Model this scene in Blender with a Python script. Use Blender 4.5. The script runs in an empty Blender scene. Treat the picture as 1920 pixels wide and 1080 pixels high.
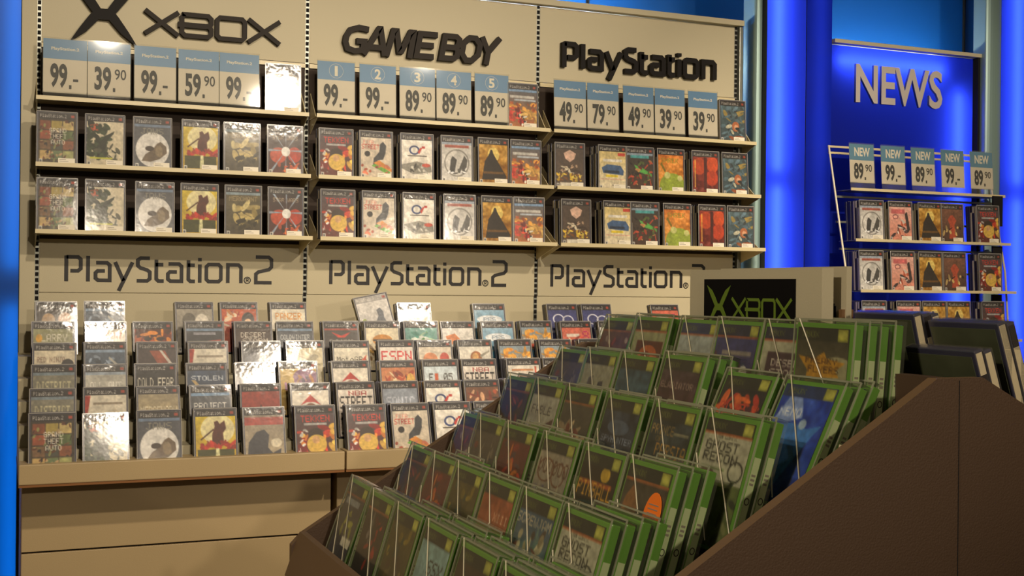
import bpy, bmesh, math, random
import numpy as np
from mathutils import Matrix, Vector
random.seed(7)
R = math.radians
SC = bpy.context.scene
COL = SC.collection

# ------------------------------------------------------------------ camera
cam_d = bpy.data.cameras.new('camera'); cam = bpy.data.objects.new('camera', cam_d); COL.objects.link(cam)
cam_d.sensor_width = 36.0; cam_d.lens = 36.0 * 2300 / 1920
cam_d.clip_start = 0.05; cam_d.clip_end = 60
_y, _p, _r = R(22.6155), R(-0.021), R(-0.6065)
_F = Vector((math.sin(_y)*math.cos(_p), math.cos(_y)*math.cos(_p), math.sin(_p)))
_Rv = Vector((math.cos(_y), -math.sin(_y), 0)); _D = _F.cross(_Rv)
_R2 = _Rv*math.cos(_r) + _D*math.sin(_r); _D2 = -_Rv*math.sin(_r) + _D*math.cos(_r)
cam.matrix_world = Matrix(((_R2.x, -_D2.x, -_F.x, 0), (_R2.y, -_D2.y, -_F.y, 0), (_R2.z, -_D2.z, -_F.z, 1.5), (0, 0, 0, 1)))
SC.camera = cam

# ------------------------------------------------------------------ world, exposure
SC.view_settings.view_transform = 'Standard'; SC.view_settings.look = 'None'
SC.view_settings.gamma = 1.0; SC.view_settings.use_curve_mapping = False
SC.view_settings.exposure = 0.0
w = bpy.data.worlds.new('shop_dim'); SC.world = w; w.use_nodes = True
w.node_tree.nodes['Background'].inputs[0].default_value = (1.0, 0.80, 0.52, 1)
w.node_tree.nodes['Background'].inputs[1].default_value = 0.15

# ------------------------------------------------------------------ ceiling lamps and added fill spots
def spot(name, loc, target, power, cone, blend=0.6, radius=0.05, color=(1.0, 0.85, 0.66)):
    d = bpy.data.lights.new(name, 'SPOT'); d.energy = power; d.spot_size = R(cone); d.spot_blend = blend
    d.shadow_soft_size = radius; d.color = color
    o = bpy.data.objects.new(name, d); COL.objects.link(o); o.location = loc
    o.rotation_euler = (Vector(target) - Vector(loc)).to_track_quat('-Z', 'Y').to_euler()
    return o
for i, (lx, ly, lz, tx, pw) in enumerate(((0.62, 1.15, 3.5, 0.35, 195), (1.74, 0.60, 3.25, 1.35, 235), (2.75, 1.25, 3.5, 2.55, 195), (3.3, 1.2, 3.5, 4.25, 380))):
    spot('ceiling_or_fill_spot', (lx, ly, lz), (tx, 4.5, 1.5), pw, 60, 0.75)
for lx, tx in ((0.9, 0.7), (3.9, 2.3)):
    spot('ceiling_or_fill_spot', (lx, -2.5, 2.6), (tx, 4.5, 1.45), 230, 34, 0.7, 0.06)
spot('ceiling_or_fill_spot', (-1.3, 0.9, 3.4), (0.95, 1.65, 1.2), 175, 46, 0.7, 0.08)  # added warm fill from the left, brightens the stand's cases
spot('ceiling_or_fill_spot', (0.9, -1.6, 3.4), (1.3, 1.3, 1.2), 25, 40, 0.8, 0.08)  # added front fill, lifts the stand's end panel and far slope

# ------------------------------------------------------------------ helpers
def lin(c):
    if isinstance(c, str):
        c = tuple(int(c[i:i+2], 16)/255 for i in (0, 2, 4))
    return tuple((v/12.92 if v <= 0.04045 else ((v+0.055)/1.055)**2.4) for v in c)
def mat(name, col, rough=0.6, metal=0.0, bump=0.0, bscale=80.0, var=0.0, vscale=6.0, coat=0.0, spec=0.5):
    m = bpy.data.materials.new(name); m.use_nodes = True; nt = m.node_tree; b = nt.nodes['Principled BSDF']
    c = lin(col) + (1,)
    b.inputs['Base Color'].default_value = c; b.inputs['Roughness'].default_value = rough
    b.inputs['Metallic'].default_value = metal; b.inputs['Specular IOR Level'].default_value = spec
    b.inputs['Coat Weight'].default_value = coat; b.inputs['Coat Roughness'].default_value = 0.08
    if bump or var:
        tc = nt.nodes.new('ShaderNodeTexCoord')
    if bump:
        n = nt.nodes.new('ShaderNodeTexNoise'); n.inputs['Scale'].default_value = bscale; n.inputs['Detail'].default_value = 3
        bp = nt.nodes.new('ShaderNodeBump'); bp.inputs['Strength'].default_value = bump; bp.inputs['Distance'].default_value = 0.002
        nt.links.new(tc.outputs['Object'], n.inputs['Vector']); nt.links.new(n.outputs['Fac'], bp.inputs['Height'])
        nt.links.new(bp.outputs['Normal'], b.inputs['Normal'])
    if var:
        n2 = nt.nodes.new('ShaderNodeTexNoise'); n2.inputs['Scale'].default_value = vscale; n2.inputs['Detail'].default_value = 4
        mp = nt.nodes.new('ShaderNodeMapRange'); mp.inputs['To Min'].default_value = 1-var; mp.inputs['To Max'].default_value = 1+var
        mx = nt.nodes.new('ShaderNodeVectorMath'); mx.operation = 'SCALE'; mx.inputs[0].default_value = c[:3]
        nt.links.new(tc.outputs['Object'], n2.inputs['Vector']); nt.links.new(n2.outputs['Fac'], mp.inputs['Value'])
        nt.links.new(mp.outputs['Result'], mx.inputs['Scale']); nt.links.new(mx.outputs['Vector'], b.inputs['Base Color'])
    return m
def emat(name, col, strength):
    m = bpy.data.materials.new(name); m.use_nodes = True; nt = m.node_tree; nt.nodes.clear()
    e = nt.nodes.new('ShaderNodeEmission'); e.inputs[0].default_value = col + (1,); e.inputs[1].default_value = strength
    o = nt.nodes.new('ShaderNodeOutputMaterial'); nt.links.new(e.outputs[0], o.inputs[0]); return m
def sheet_mat(name, col, gloss=0.05):
    m = bpy.data.materials.new(name); m.use_nodes = True; nt = m.node_tree; nt.nodes.clear()
    t = nt.nodes.new('ShaderNodeBsdfTranslucent'); t.inputs[0].default_value = col + (1,)
    d = nt.nodes.new('ShaderNodeBsdfDiffuse'); d.inputs[0].default_value = tuple(0.15*v for v in col) + (1,)
    g = nt.nodes.new('ShaderNodeBsdfGlossy'); g.inputs[0].default_value = (1, 1, 1, 1); g.inputs[1].default_value = 0.3
    a = nt.nodes.new('ShaderNodeAddShader'); mx = nt.nodes.new('ShaderNodeMixShader'); mx.inputs[0].default_value = gloss*0.3
    o = nt.nodes.new('ShaderNodeOutputMaterial')
    nt.links.new(t.outputs[0], a.inputs[0]); nt.links.new(d.outputs[0], a.inputs[1])
    nt.links.new(a.outputs[0], mx.inputs[1]); nt.links.new(g.outputs[0], mx.inputs[2]); nt.links.new(mx.outputs[0], o.inputs[0])
    return m
def clear_mat(name, tint, body, diff, rough=0.1, bump=0.0, bscale=40, top=False):
    """clear packaging plastic: mostly see-through, faint body, glossy skin"""
    m = bpy.data.materials.new(name); m.use_nodes = True; nt = m.node_tree; nt.nodes.clear()
    t = nt.nodes.new('ShaderNodeBsdfTransparent'); t.inputs[0].default_value = tint + (1,)
    d = nt.nodes.new('ShaderNodeBsdfDiffuse'); d.inputs[0].default_value = body + (1,)
    g = nt.nodes.new('ShaderNodeBsdfGlossy'); g.inputs[1].default_value = rough
    m1 = nt.nodes.new('ShaderNodeMixShader'); m1.inputs[0].default_value = diff
    fr = nt.nodes.new('ShaderNodeFresnel'); ge = nt.nodes.new('ShaderNodeNewGeometry'); ir = nt.nodes.new('ShaderNodeMapRange')
    ir.inputs['To Min'].default_value = 1.45; ir.inputs['To Max'].default_value = 1/1.45   # same index seen from inside the thin film
    nt.links.new(ge.outputs['Backfacing'], ir.inputs['Value']); nt.links.new(ir.outputs['Result'], fr.inputs[0])
    m2 = nt.nodes.new('ShaderNodeMixShader'); o = nt.nodes.new('ShaderNodeOutputMaterial')
    nt.links.new(t.outputs[0], m1.inputs[1]); nt.links.new(d.outputs[0], m1.inputs[2])
    nt.links.new(fr.outputs[0], m2.inputs[0]); nt.links.new(m1.outputs[0], m2.inputs[1]); nt.links.new(g.outputs[0], m2.inputs[2])
    nt.links.new(m2.outputs[0], o.inputs[0])
    if bump:
        tc = nt.nodes.new('ShaderNodeTexCoord'); oi = nt.nodes.new('ShaderNodeObjectInfo')
        n = nt.nodes.new('ShaderNodeTexNoise'); n.noise_dimensions = '4D'; n.inputs['Scale'].default_value = bscale; n.inputs['Detail'].default_value = 2
        mu = nt.nodes.new('ShaderNodeMath'); mu.operation = 'MULTIPLY'; mu.inputs[1].default_value = 60
        nt.links.new(oi.outputs['Random'], mu.inputs[0]); nt.links.new(mu.outputs[0], n.inputs['W'])
        bp = nt.nodes.new('ShaderNodeBump'); bp.inputs['Strength'].default_value = bump; bp.inputs['Distance'].default_value = 0.003
        nt.links.new(tc.outputs['Object'], n.inputs['Vector']); nt.links.new(n.outputs['Fac'], bp.inputs['Height'])
        if top:
            sp = nt.nodes.new('ShaderNodeSeparateXYZ'); mr = nt.nodes.new('ShaderNodeMapRange')
            mr.inputs['From Min'].default_value = .135; mr.inputs['From Max'].default_value = .18
            mr.inputs['To Min'].default_value = bump*.16; mr.inputs['To Max'].default_value = bump
            nt.links.new(tc.outputs['Object'], sp.inputs[0]); nt.links.new(sp.outputs['Z'], mr.inputs['Value']); nt.links.new(mr.outputs['Result'], bp.inputs['Strength'])
        nt.links.new(bp.outputs['Normal'], g.inputs['Normal'])
    return m

M = {}
M['beige'] = mat('beige_laminate', 'c4b999', 0.55, bump=0.15, bscale=300, var=0.05, vscale=3)
M['beige_counter'] = mat('beige_counter_laminate', 'b79f74', 0.5, bump=0.15, bscale=300, var=0.06, vscale=3)
M['under_edge_shade'] = mat('brown_shadow_tone', '8a5a2c', 0.5)  # shadow below the counter's front board, put into a brown colour
M['cream_metal'] = mat('cream_painted_steel', 'd9c99c', 0.35, bump=0.05)
M['grey_metal'] = mat('brushed_grey_steel', '8d8f86', 0.35, 0.6, var=0.1, vscale=4)
M['teal_post'] = mat('satin_grey_post', '8fa8a2', 0.4, 0.35, var=0.08, vscale=3)
M['dark_back'] = mat('dark_backing_board', '3a2c20', 0.7, var=0.1)
M['dark_gap'] = mat('dark_recess', '0c0806', 0.9)
M['letter'] = mat('charcoal_letter', '2e2822', 0.6, spec=.2)
M['letter_side'] = mat('black_letter_side', '15100c', 0.6, spec=.2)
M['ink'] = mat('black_print', '150f0b', 0.5)
M['white_card'] = mat('white_card', 'e4d8c4', 0.45)
M['tag_blue'] = mat('tag_blue_print', '5b8fc0', 0.4)
M['news_blue'] = mat('tag_teal_blue_print', '5a90b0', 0.4)
M['white_print'] = mat('white_print', 'f2ead8', 0.5)
M['news_letter'] = mat('silver_letter', 'c9bfb4', 0.4)
M['stand'] = mat('dark_brown_board', '553f2c', 0.6, bump=0.3, bscale=350, var=0.08, vscale=5)
M['stand_edge'] = mat('lighter_board_edge', '6e5538', 0.6)
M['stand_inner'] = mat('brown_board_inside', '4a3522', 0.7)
M['bracket'] = mat('brown_bracket', '7a5a3a', 0.5)
M['back_blue'] = mat('blue_painted_wall', '0a62b8', 0.55, var=0.08, vscale=2)
M['floor'] = mat('warm_grey_floor', '6f6252', 0.5, var=0.15, vscale=3)
M['ceiling'] = mat('dark_ceiling', '3c342c', 0.8)
M['blue_sheet'] = sheet_mat('deep_blue_acrylic', (0.026, 0.060, 0.95))
M['cyan_sheet'] = sheet_mat('azure_acrylic', (0.003, 0.17, 0.80))
M['box_white'] = mat('grey_lightbox_inside', '4a4a4a', 0.8)
M['tube'] = emat('fluorescent_tube_glow', (0.85, 0.95, 1.0), 12.5)
M['tube_soft'] = emat('fluorescent_tube_soft_glow', (0.85, 0.95, 1.0), 3.5)
M['tube_left'] = emat('azure_tube_glow', (0.85, 0.95, 1.0), 2.6)
M['tube_wall'] = emat('wall_wash_tube_glow', (0.85, 0.95, 1.0), 120)
M['acrylic'] = clear_mat('clear_acrylic', (0.97, 0.97, 0.95), (0.5, 0.5, 0.45), 0.06, 0.05)
M['sleeve'] = clear_mat('clear_case_sleeve', (0.96, 0.97, 0.93), (0.42, 0.42, 0.30), 0.07, 0.12, 0.15, 18)
M['sleeve_rim'] = clear_mat('sleeve_edge_plastic', (0.9, 0.92, 0.86), (0.40, 0.40, 0.27), 0.55, 0.12, 0.3, 60)
M['wrap'] = clear_mat('shrink_wrap', (0.97, 0.97, 0.97), (0.55, 0.5, 0.42), 0.05, 0.11, 0.5, 30, True)
M['wrap_rim'] = clear_mat('wrap_edge', (0.9, 0.9, 0.92), (0.55, 0.52, 0.46), 0.5, 0.15)
M['ps_case'] = mat('dark_blue_black_plastic', '3a394a', 0.3, bump=0.2, bscale=60)
M['ps_edge'] = mat('slate_plastic_edge', '5a5a70', 0.3)
M['xb_case'] = mat('green_plastic', '5f942c', 0.3, bump=0.1, bscale=40)
M['label'] = mat('pale_green_spine_paper', 'c3cf9c', 0.45)
M['label_cream'] = mat('cream_spine_paper', 'd8c8a2', 0.45)
M['label_dark'] = mat('dark_spine_paper', '2a2322', 0.45)
M['sticker'] = mat('white_price_sticker', 'efe6d0', 0.5)
M['sticker_ink'] = mat('grey_sticker_print', '8a7f70', 0.5)
M['orange'] = mat('orange_sticker', 'f07820', 0.4)
M['pale_line'] = mat('pale_thin_line', 'c9bfa0', 0.3)
M['green_ink'] = mat('green_print', '66801f', 0.5)
M['poster'] = mat('black_poster', '0a0807', 0.7, spec=.15)
def cover_mat():
    m = bpy.data.materials.new('printed_cover'); m.use_nodes = True; nt = m.node_tree; b = nt.nodes['Principled BSDF']
    a = nt.nodes.new('ShaderNodeAttribute'); a.attribute_name = 'print'; nt.links.new(a.outputs['Color'], b.inputs['Base Color'])
    b.inputs['Roughness'].default_value = 0.4; b.inputs['Specular IOR Level'].default_value = 0.3
    return m
M['print'] = cover_mat()

class MB:
    def __init__(s): s.v = []; s.f = []; s.m = []; s.mats = []
    def mi(s, m):
        m = M[m] if isinstance(m, str) else m
        if m not in s.mats: s.mats.append(m)
        return s.mats.index(m)
    def box(s, x0, x1, y0, y1, z0, z1, m):
        b = len(s.v); k = s.mi(m)
        s.v += [(x, y, z) for z in (z0, z1) for y in (y0, y1) for x in (x0, x1)]
        for q in ((0, 2, 3, 1), (4, 5, 7, 6), (0, 1, 5, 4), (2, 6, 7, 3), (0, 4, 6, 2), (1, 3, 7, 5)):
            s.f.append(tuple(b+i for i in q)); s.m.append(k)
        return s
    def prism(s, poly, y0, y1, m, side=None):
        """poly in (x, z), counter-clockwise seen from -y; extruded from y0 (front) to y1"""
        b = len(s.v); n = len(poly); k = s.mi(m); ks = s.mi(side or m)
        s.v += [(x, y0, z) for x, z in poly] + [(x, y1, z) for x, z in poly]
        s.f.append(tuple(range(b, b+n))); s.m.append(k)
        s.f.append(tuple(range(b+2*n-1, b+n-1, -1))); s.m.append(k)
        for i in range(n):
            j = (i+1) % n; s.f.append((b+i, b+n+i, b+n+j, b+j)); s.m.append(ks)
        return s
    def xprism(s, poly, x0, x1, m):
        """poly in (y, z), extruded along x"""
        b = len(s.v); n = len(poly); k = s.mi(m)
        s.v += [(x0, y, z) for y, z in poly] + [(x1, y, z) for y, z in poly]
        s.f.append(tuple(range(b+n-1, b-1, -1))); s.m.append(k)
        s.f.append(tuple(range(b+n, b+2*n))); s.m.append(k)
        for i in range(n):
            j = (i+1) % n; s.f.append((b+i, b+j, b+n+j, b+n+i)); s.m.append(k)
        return s
    def tube(s, p0, p1, r, m, n=10):
        p0 = Vector(p0); p1 = Vector(p1); d = (p1-p0).normalized()
        a = d.orthogonal().normalized(); c = d.cross(a); b = len(s.v); k = s.mi(m)
        for p in (p0, p1):
            for i in range(n):
                t = 2*math.pi*i/n; s.v.append(tuple(p + a*math.cos(t)*r + c*math.sin(t)*r))
        for i in range(n):
            j = (i+1) % n; s.f.append((b+i, b+j, b+n+j, b+n+i)); s.m.append(k)
        s.f.append(tuple(range(b+n-1, b-1, -1))); s.m.append(k); s.f.append(tuple(range(b+n, b+2*n))); s.m.append(k)
        return s
    def ribbon(s, pts, wd, y0, y1, m, side=None, closed=False):
        """mitred stroke of width wd through (x, z) points"""
        P = [Vector(p) for p in pts]; n = len(P); L = []; Q = []
        for i in range(n):
            a = P[i-1] if (i > 0 or closed) else None; c = P[(i+1) % n] if (i < n-1 or closed) else None
            d0 = (P[i]-a).normalized() if a is not None else (c-P[i]).normalized()
            d1 = (c-P[i]).normalized() if c is not None else d0
            n0 = Vector((-d0.y, d0.x)); n1 = Vector((-d1.y, d1.x)); mm = (n0+n1)
            if mm.length < 1e-4: mm = n0
            mm.normalize(); k = wd/2/max(0.45, mm.dot(n0))
            L.append(P[i]+mm*k); Q.append(P[i]-mm*k)
        segs = range(n if closed else n-1); km = s.mi(m); ks = s.mi(side or m)
        b = len(s.v)
        for i in range(n):
            for (p, y) in ((L[i], y0), (Q[i], y0), (L[i], y1), (Q[i], y1)): s.v.append((p.x, y, p.y))
        for i in segs:
            j = (i+1) % n; A = b+4*i; B = b+4*j
            s.f.append((A, A+1, B+1, B)); s.m.append(km)
            s.f.append((A+2, B+2, B+3, A+3)); s.m.append(km)
            s.f.append((A, B, B+2, A+2)); s.m.append(ks)
            s.f.append((A+1, A+3, B+3, B+1)); s.m.append(ks)
        if not closed:
            A = b; s.f.append((A, A+2, A+3, A+1)); s.m.append(ks)
            A = b+4*(n-1); s.f.append((A, A+1, A+3, A+2)); s.m.append(ks)
        return s
    def mesh(s, name, bevel=0.0):
        me = bpy.data.meshes.new(name); me.from_pydata(s.v, [], s.f)
        for m in s.mats: me.materials.append(m)
        me.polygons.foreach_set('material_index', s.m)
        bm = bmesh.new(); bm.from_mesh(me); bmesh.ops.recalc_face_normals(bm, faces=bm.faces)
        if bevel:
            bmesh.ops.remove_doubles(bm, verts=bm.verts, dist=1e-5)
            bmesh.ops.bevel(bm, geom=[e for e in bm.edges if e.calc_face_angle(0) > 0.5], offset=bevel, segments=2, affect='EDGES', profile=0.6)
        bm.to_mesh(me); bm.free(); me.update(); return me
    def build(s, name, parent=None, loc=None, rot=None, bevel=0.0):
        return link(name, s.mesh(name, bevel), parent, loc, rot)
def link(name, me, parent=None, loc=None, rot=None):
    o = bpy.data.objects.new(name, me); COL.objects.link(o)
    if parent: o.parent = parent
    if loc: o.location = loc
    if rot: o.rotation_euler = rot
    return o
ALL_LABELS = {}
def tag(o, label, cat, group=None):
    n = len(label.split()); assert 4 <= n <= 16, (n, label)
    if label in ALL_LABELS: print('DUPLICATE LABEL', label)
    ALL_LABELS[label] = 1
    o['label'] = label; o['category'] = cat
    if group: o['group'] = group
    return o
def struct(o): o['kind'] = 'structure'; return o
def empty(name, loc=(0, 0, 0)):
    o = bpy.data.objects.new(name, None); COL.objects.link(o); o.location = loc; o.empty_display_size = 0.05; return o

_tc = {}
def text_mesh(s, x0, x1, z0, z1, depth, m, side=None, bold=0.0, shear=0.0, y=0.0):
    """built-in font lettering fitted to a rectangle, front at y, facing -y"""
    c = bpy.data.curves.new('txt', 'FONT'); c.body = s; c.size = 1; c.offset = bold; c.shear = shear
    c.resolution_u = 3; c.extrude = 0.1 if depth else 0.0
    o = bpy.data.objects.new('txt', c); COL.objects.link(o); bpy.context.view_layer.update()
    me = bpy.data.meshes.new_from_object(o.evaluated_get(bpy.context.evaluated_depsgraph_get()))
    bpy.data.objects.remove(o); bpy.data.curves.remove(c)
    n = len(me.vertices); v = np.empty(n*3, 'f'); me.vertices.foreach_get('co', v); v = v.reshape(-1, 3)
    lo = v.min(0); hi = v.max(0); sx = (x1-x0)/(hi[0]-lo[0]); sz = (z1-z0)/(hi[1]-lo[1])
    out = np.empty_like(v); out[:, 0] = x0 + (v[:, 0]-lo[0])*sx; out[:, 2] = z0 + (v[:, 1]-lo[1])*sz
    out[:, 1] = y - (v[:, 2]-lo[2])*(depth/0.2 if depth else 0)
    me.vertices.foreach_set('co', out.ravel()); me.materials.clear()
    me.materials.append(M[m]); me.materials.append(M[side or m])
    fl = np.zeros(len(me.polygons), 'i')
    for i, p in enumerate(me.polygons): fl[i] = 0 if abs(p.normal.z) > 0.7 else 1
    me.update()
    fl = [0 if abs(p.normal.y) > 0.7 else 1 for p in me.polygons]
    me.polygons.foreach_set('material_index', fl); me.update()
    return me

# ------------------------------------------------------------------ stroke lettering
G = {
 'P': [[(.07, 0), (.07, 1)], [(.07, .95), (.5, .95), (.6, .86), (.6, .5), (.5, .41), (.22, .41)]],
 'l': [[(.87, 0), (.87, 1)]],
 'a': [[(1.17, .74), (1.58, .74), (1.68, .65), (1.68, .05), (1.25, .05), (1.15, .13), (1.15, .34), (1.23, .42), (1.5, .42)]],
 'y': [[(1.88, .78), (2.2, .04)], [(2.54, .78), (2.02, -.36)]],
 'S': [[(3.2, .95), (2.85, .95), (2.74, .87), (2.74, .65), (2.84, .56), (3.1, .48), (3.2, .4), (3.2, .13), (3.1, .05), (2.7, .05)]],
 't': [[(3.45, .9), (3.45, .13), (3.53, .05), (3.74, .05)], [(3.42, .7), (3.72, .7)]],
 'a2': [[(3.92, .74), (4.33, .74), (4.43, .65), (4.43, .05), (4.0, .05), (3.9, .13), (3.9, .34), (3.98, .42), (4.25, .42)]],
 't2': [[(4.7, .9), (4.7, .13), (4.78, .05), (4.96, .05)], [(4.67, .7), (4.95, .7)]],
 'i': [[(5.15, 0), (5.15, .74)], [(5.15, .86), (5.15, 1.0)]],
 'n': [[(6.27, 0), (6.27, .74), (6.7, .74), (6.8, .64), (6.8, 0)]],
 '2': [[(7.4, 1.08), (7.93, 1.08), (8.05, .98), (8.05, .68), (7.95, .57), (7.52, .47), (7.41, .38), (7.41, .03), (8.06, .03)]],
}
O_LOOP = [(5.5, .05), (5.9, .05), (5.99, .14), (5.99, .65), (5.9, .74), (5.5, .74), (5.41, .65), (5.41, .14)]
def station(mb, x0, z0, u, w, y0, y1, m, side=None, two=False, sx=1.0):
    T = lambda L: [(x0+x*u*sx, z0+z*u) for x, z in L]
    for k, S in G.items():
        if k == '2' and not two: continue
        for L in S: mb.ribbon(T(L), w*u, y0, y1, m, side)
    mb.ribbon(T(O_LOOP), w*u, y0, y1, m, side, closed=True)
    if two:
        c = [(7.06+.13*math.cos(t*math.pi/6), .12+.13*math.sin(t*math.pi/6)) for t in range(12)]
        mb.ribbon(T(c), .04*u, y0, y1, m, side, closed=True)
        mb.ribbon(T([(7.02, .05), (7.02, .19), (7.1, .19), (7.1, .12), (7.02, .12)]), .03*u, y0, y1, m, side)
        mb.ribbon(T([(7.06, .12), (7.11, .05)]), .03*u, y0, y1, m, side)
    return mb
def xbox_word(mb, x0, z0, u, w, y0, y1, m, side=None, sx=1.0):
    T = lambda L: [(x0+x*u*sx, z0+z*u) for x, z in L]
    for ox in (0, 4.35):
        mb.ribbon(T([(ox+.02, 0), (ox+1.4, 1)]), w*u, y0, y1, m, side); mb.ribbon(T([(ox+.02, 1), (ox+1.4, 0)]), w*u, y0-.0004, y1, m, side)
    mb.ribbon(T([(1.55, .95), (2.65, .95), (2.78, .83), (2.78, .62), (2.68, .5), (2.78, .38), (2.78, .17), (2.65, .05), (1.68, .05), (1.55, .17), (1.55, .83), (1.64, .95)]), w*u, y0, y1, m, side)
    mb.ribbon(T([(1.38, .5), (2.7, .5)]), w*u*1.15, y0-.0004, y1, m, side)
    mb.ribbon(T([(3.15, .05), (4.1, .05), (4.22, .17), (4.22, .83), (4.1, .95), (3.15, .95), (3.03, .83), (3.03, .17)]), w*u, y0, y1, m, side, closed=True)
    return mb
def game_boy(mb, x0, z0, u, w, y0, y1, m, side):
    L = {0: [[(.88, .86), (.5, .9), (.2, .8), (.1, .58), (.1, .38), (.22, .16), (.5, .09), (.80, .14), (.80, .44), (.5, .44)]],
         .86: [[(.0, .0), (.40, .92), (.46, .92), (.80, 0)], [(.18, .27), (.68, .27)]],
         1.68: [[(.04, 0), (.14, .9), (.26, .9), (.50, .22), (.58, .22), (.80, .9), (.92, .9), (.94, 0)]],
         2.76: [[(.78, .89), (.1, .89), (.1, .11), (.78, .11)], [(.1, .5), (.70, .5)]]}
    B = {3.62: [[(.1, .11), (.1, .89), (.55, .89), (.68, .8), (.68, .6), (.60, .5), (.70, .4), (.70, .2), (.57, .11)]], 4.40: [[(.3, .1), (.55, .1), (.76, .32), (.76, .68), (.55, .9), (.3, .9), (.1, .68), (.1, .32)]]}
    T = lambda ox, P: [(x0+(ox+(.12 if ox > 3 else 0)+x+.2*z)*u*.935, z0+z*u) for x, z in P]
    k = 0
    for ox, S in L.items():
        for P in S: k += 1; mb.ribbon(T(ox, P), w*u, y0-.0003*k, y1, m, side)
    for ox, S in B.items():
        for P in S: k += 1; mb.ribbon(T(ox, P), w*u, y0-.0003*k, y1, m, side, closed=True)
    mb.ribbon(T(3.62, [(.1, .5), (.58, .5)]), w*u, y0-.003, y1, m, side)
    mb.ribbon(T(5.12, [(.06, .98), (.42, .44), (.80, .98)]), w*u, y0-.0033, y1, m, side); mb.ribbon(T(5.12, [(.42, .5), (.42, 0)]), w*u, y0-.0036, y1, m, side)
    return mb
def big_x(mb, cx, cz, s, y0, y1, m, side=None):
    """four tapering curved arms meeting at a waist; s = half height"""
    right = [(.10, .12), (.30, .42), (.62, .78), (1.08, 1.02), (.80, .60), (.42, .10), (.34, 0), (.44, -.12), (.74, -.55), (1.02, -1.0), (.52, -.62), (.16, -.22)]
    R1 = [(cx+x*s, cz+z*s) for x, z in right]; R0 = [(cx-x*s, cz+z*s) for x, z in reversed(right)]
    top = R1[:4]+R1[4:7]
    mb.prism([R1[0], R1[6], R1[5], R1[4], R1[3], R1[2], R1[1]], y0, y1, m, side)
    mb.prism([R1[11], R1[10], R1[9], R1[8], R1[7], R1[6]], y0, y1, m, side)
    mx = lambda p: (2*cx-p[0], p[1])
    mb.prism([mx(q) for q in reversed([R1[0], R1[6], R1[5], R1[4], R1[3], R1[2], R1[1]])], y0, y1, m, side)
    mb.prism([mx(q) for q in reversed([R1[11], R1[10], R1[9], R1[8], R1[7], R1[6]])], y0, y1, m, side)
    mb.prism([mx(R1[6]), mx(R1[11]), R1[11], R1[6], R1[0], mx(R1[0])], y0, y1, m, side)
    return mb

# ------------------------------------------------------------------ printed covers (vertex-coloured print grids)
F57 = {}
for line in '''0 3E5149453E|1 00427F4000|2 4261514946|3 2141454B31|4 1814127F10|5 2745454539|6 3C4A494930|7 0171090503|8 3649494936|9 064949291E
A 7E1111117E|B 7F49494936|C 3E41414122|D 7F4141221C|E 7F49494941|F 7F09090901|G 3E4149497A|H 7F0808087F|I 00417F4100|J 2040413F01
K 7F08142241|L 7F40404040|M 7F020C027F|N 7F0408107F|O 3E4141413E|P 7F09090906|Q 3E4151215E|R 7F09192946|S 4649494931|T 01017F0101
U 3F4040403F|V 1F2040201F|W 3F4038403F|X 6314081463|Y 0708700807|Z 6151494543|. 0060600000|- 0808080808|a 2054545478|l 00417F4000
y 0C5050503C|t 043F444020|i 00447D4000|o 3844444438|n 7C08040478|' 0000070000'''.replace('\n', '|').split('|'):
    ch, hx = line[0], line[2:]
    F57[ch] = np.array([[(int(hx[2*c:2*c+2], 16) >> r) & 1 for c in range(5)] for r in range(7)], bool)
F57[' '] = np.zeros((7, 5), bool)
NX, NZ, SS = 56, 80, 4
Wp, Hp = NX*SS, NZ*SS
YY, XX = np.mgrid[0:Hp, 0:Wp]; XX = (XX+.5)/Wp; YY = (YY+.5)/Hp
def smooth_noise(rs, n):
    g = rs.rand(n+2, n+2); x = XX*n; y = YY*n*1.4
    xi = np.minimum(x.astype(int), n); yi = np.minimum(y.astype(int) % (n+1), n); fx = x-x.astype(int); fy = y-y.astype(int)
    a = g[yi, xi]*(1-fx)+g[yi, np.minimum(xi+1, n+1)]*fx; b = g[np.minimum(yi+1, n+1), xi]*(1-fx)+g[np.minimum(yi+1, n+1), np.minimum(xi+1, n+1)]*fx
    return a*(1-fy)+b*fy
def hexc(c): return np.array([int(c[i:i+2], 16)/255 for i in (0, 2, 4)])
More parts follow.
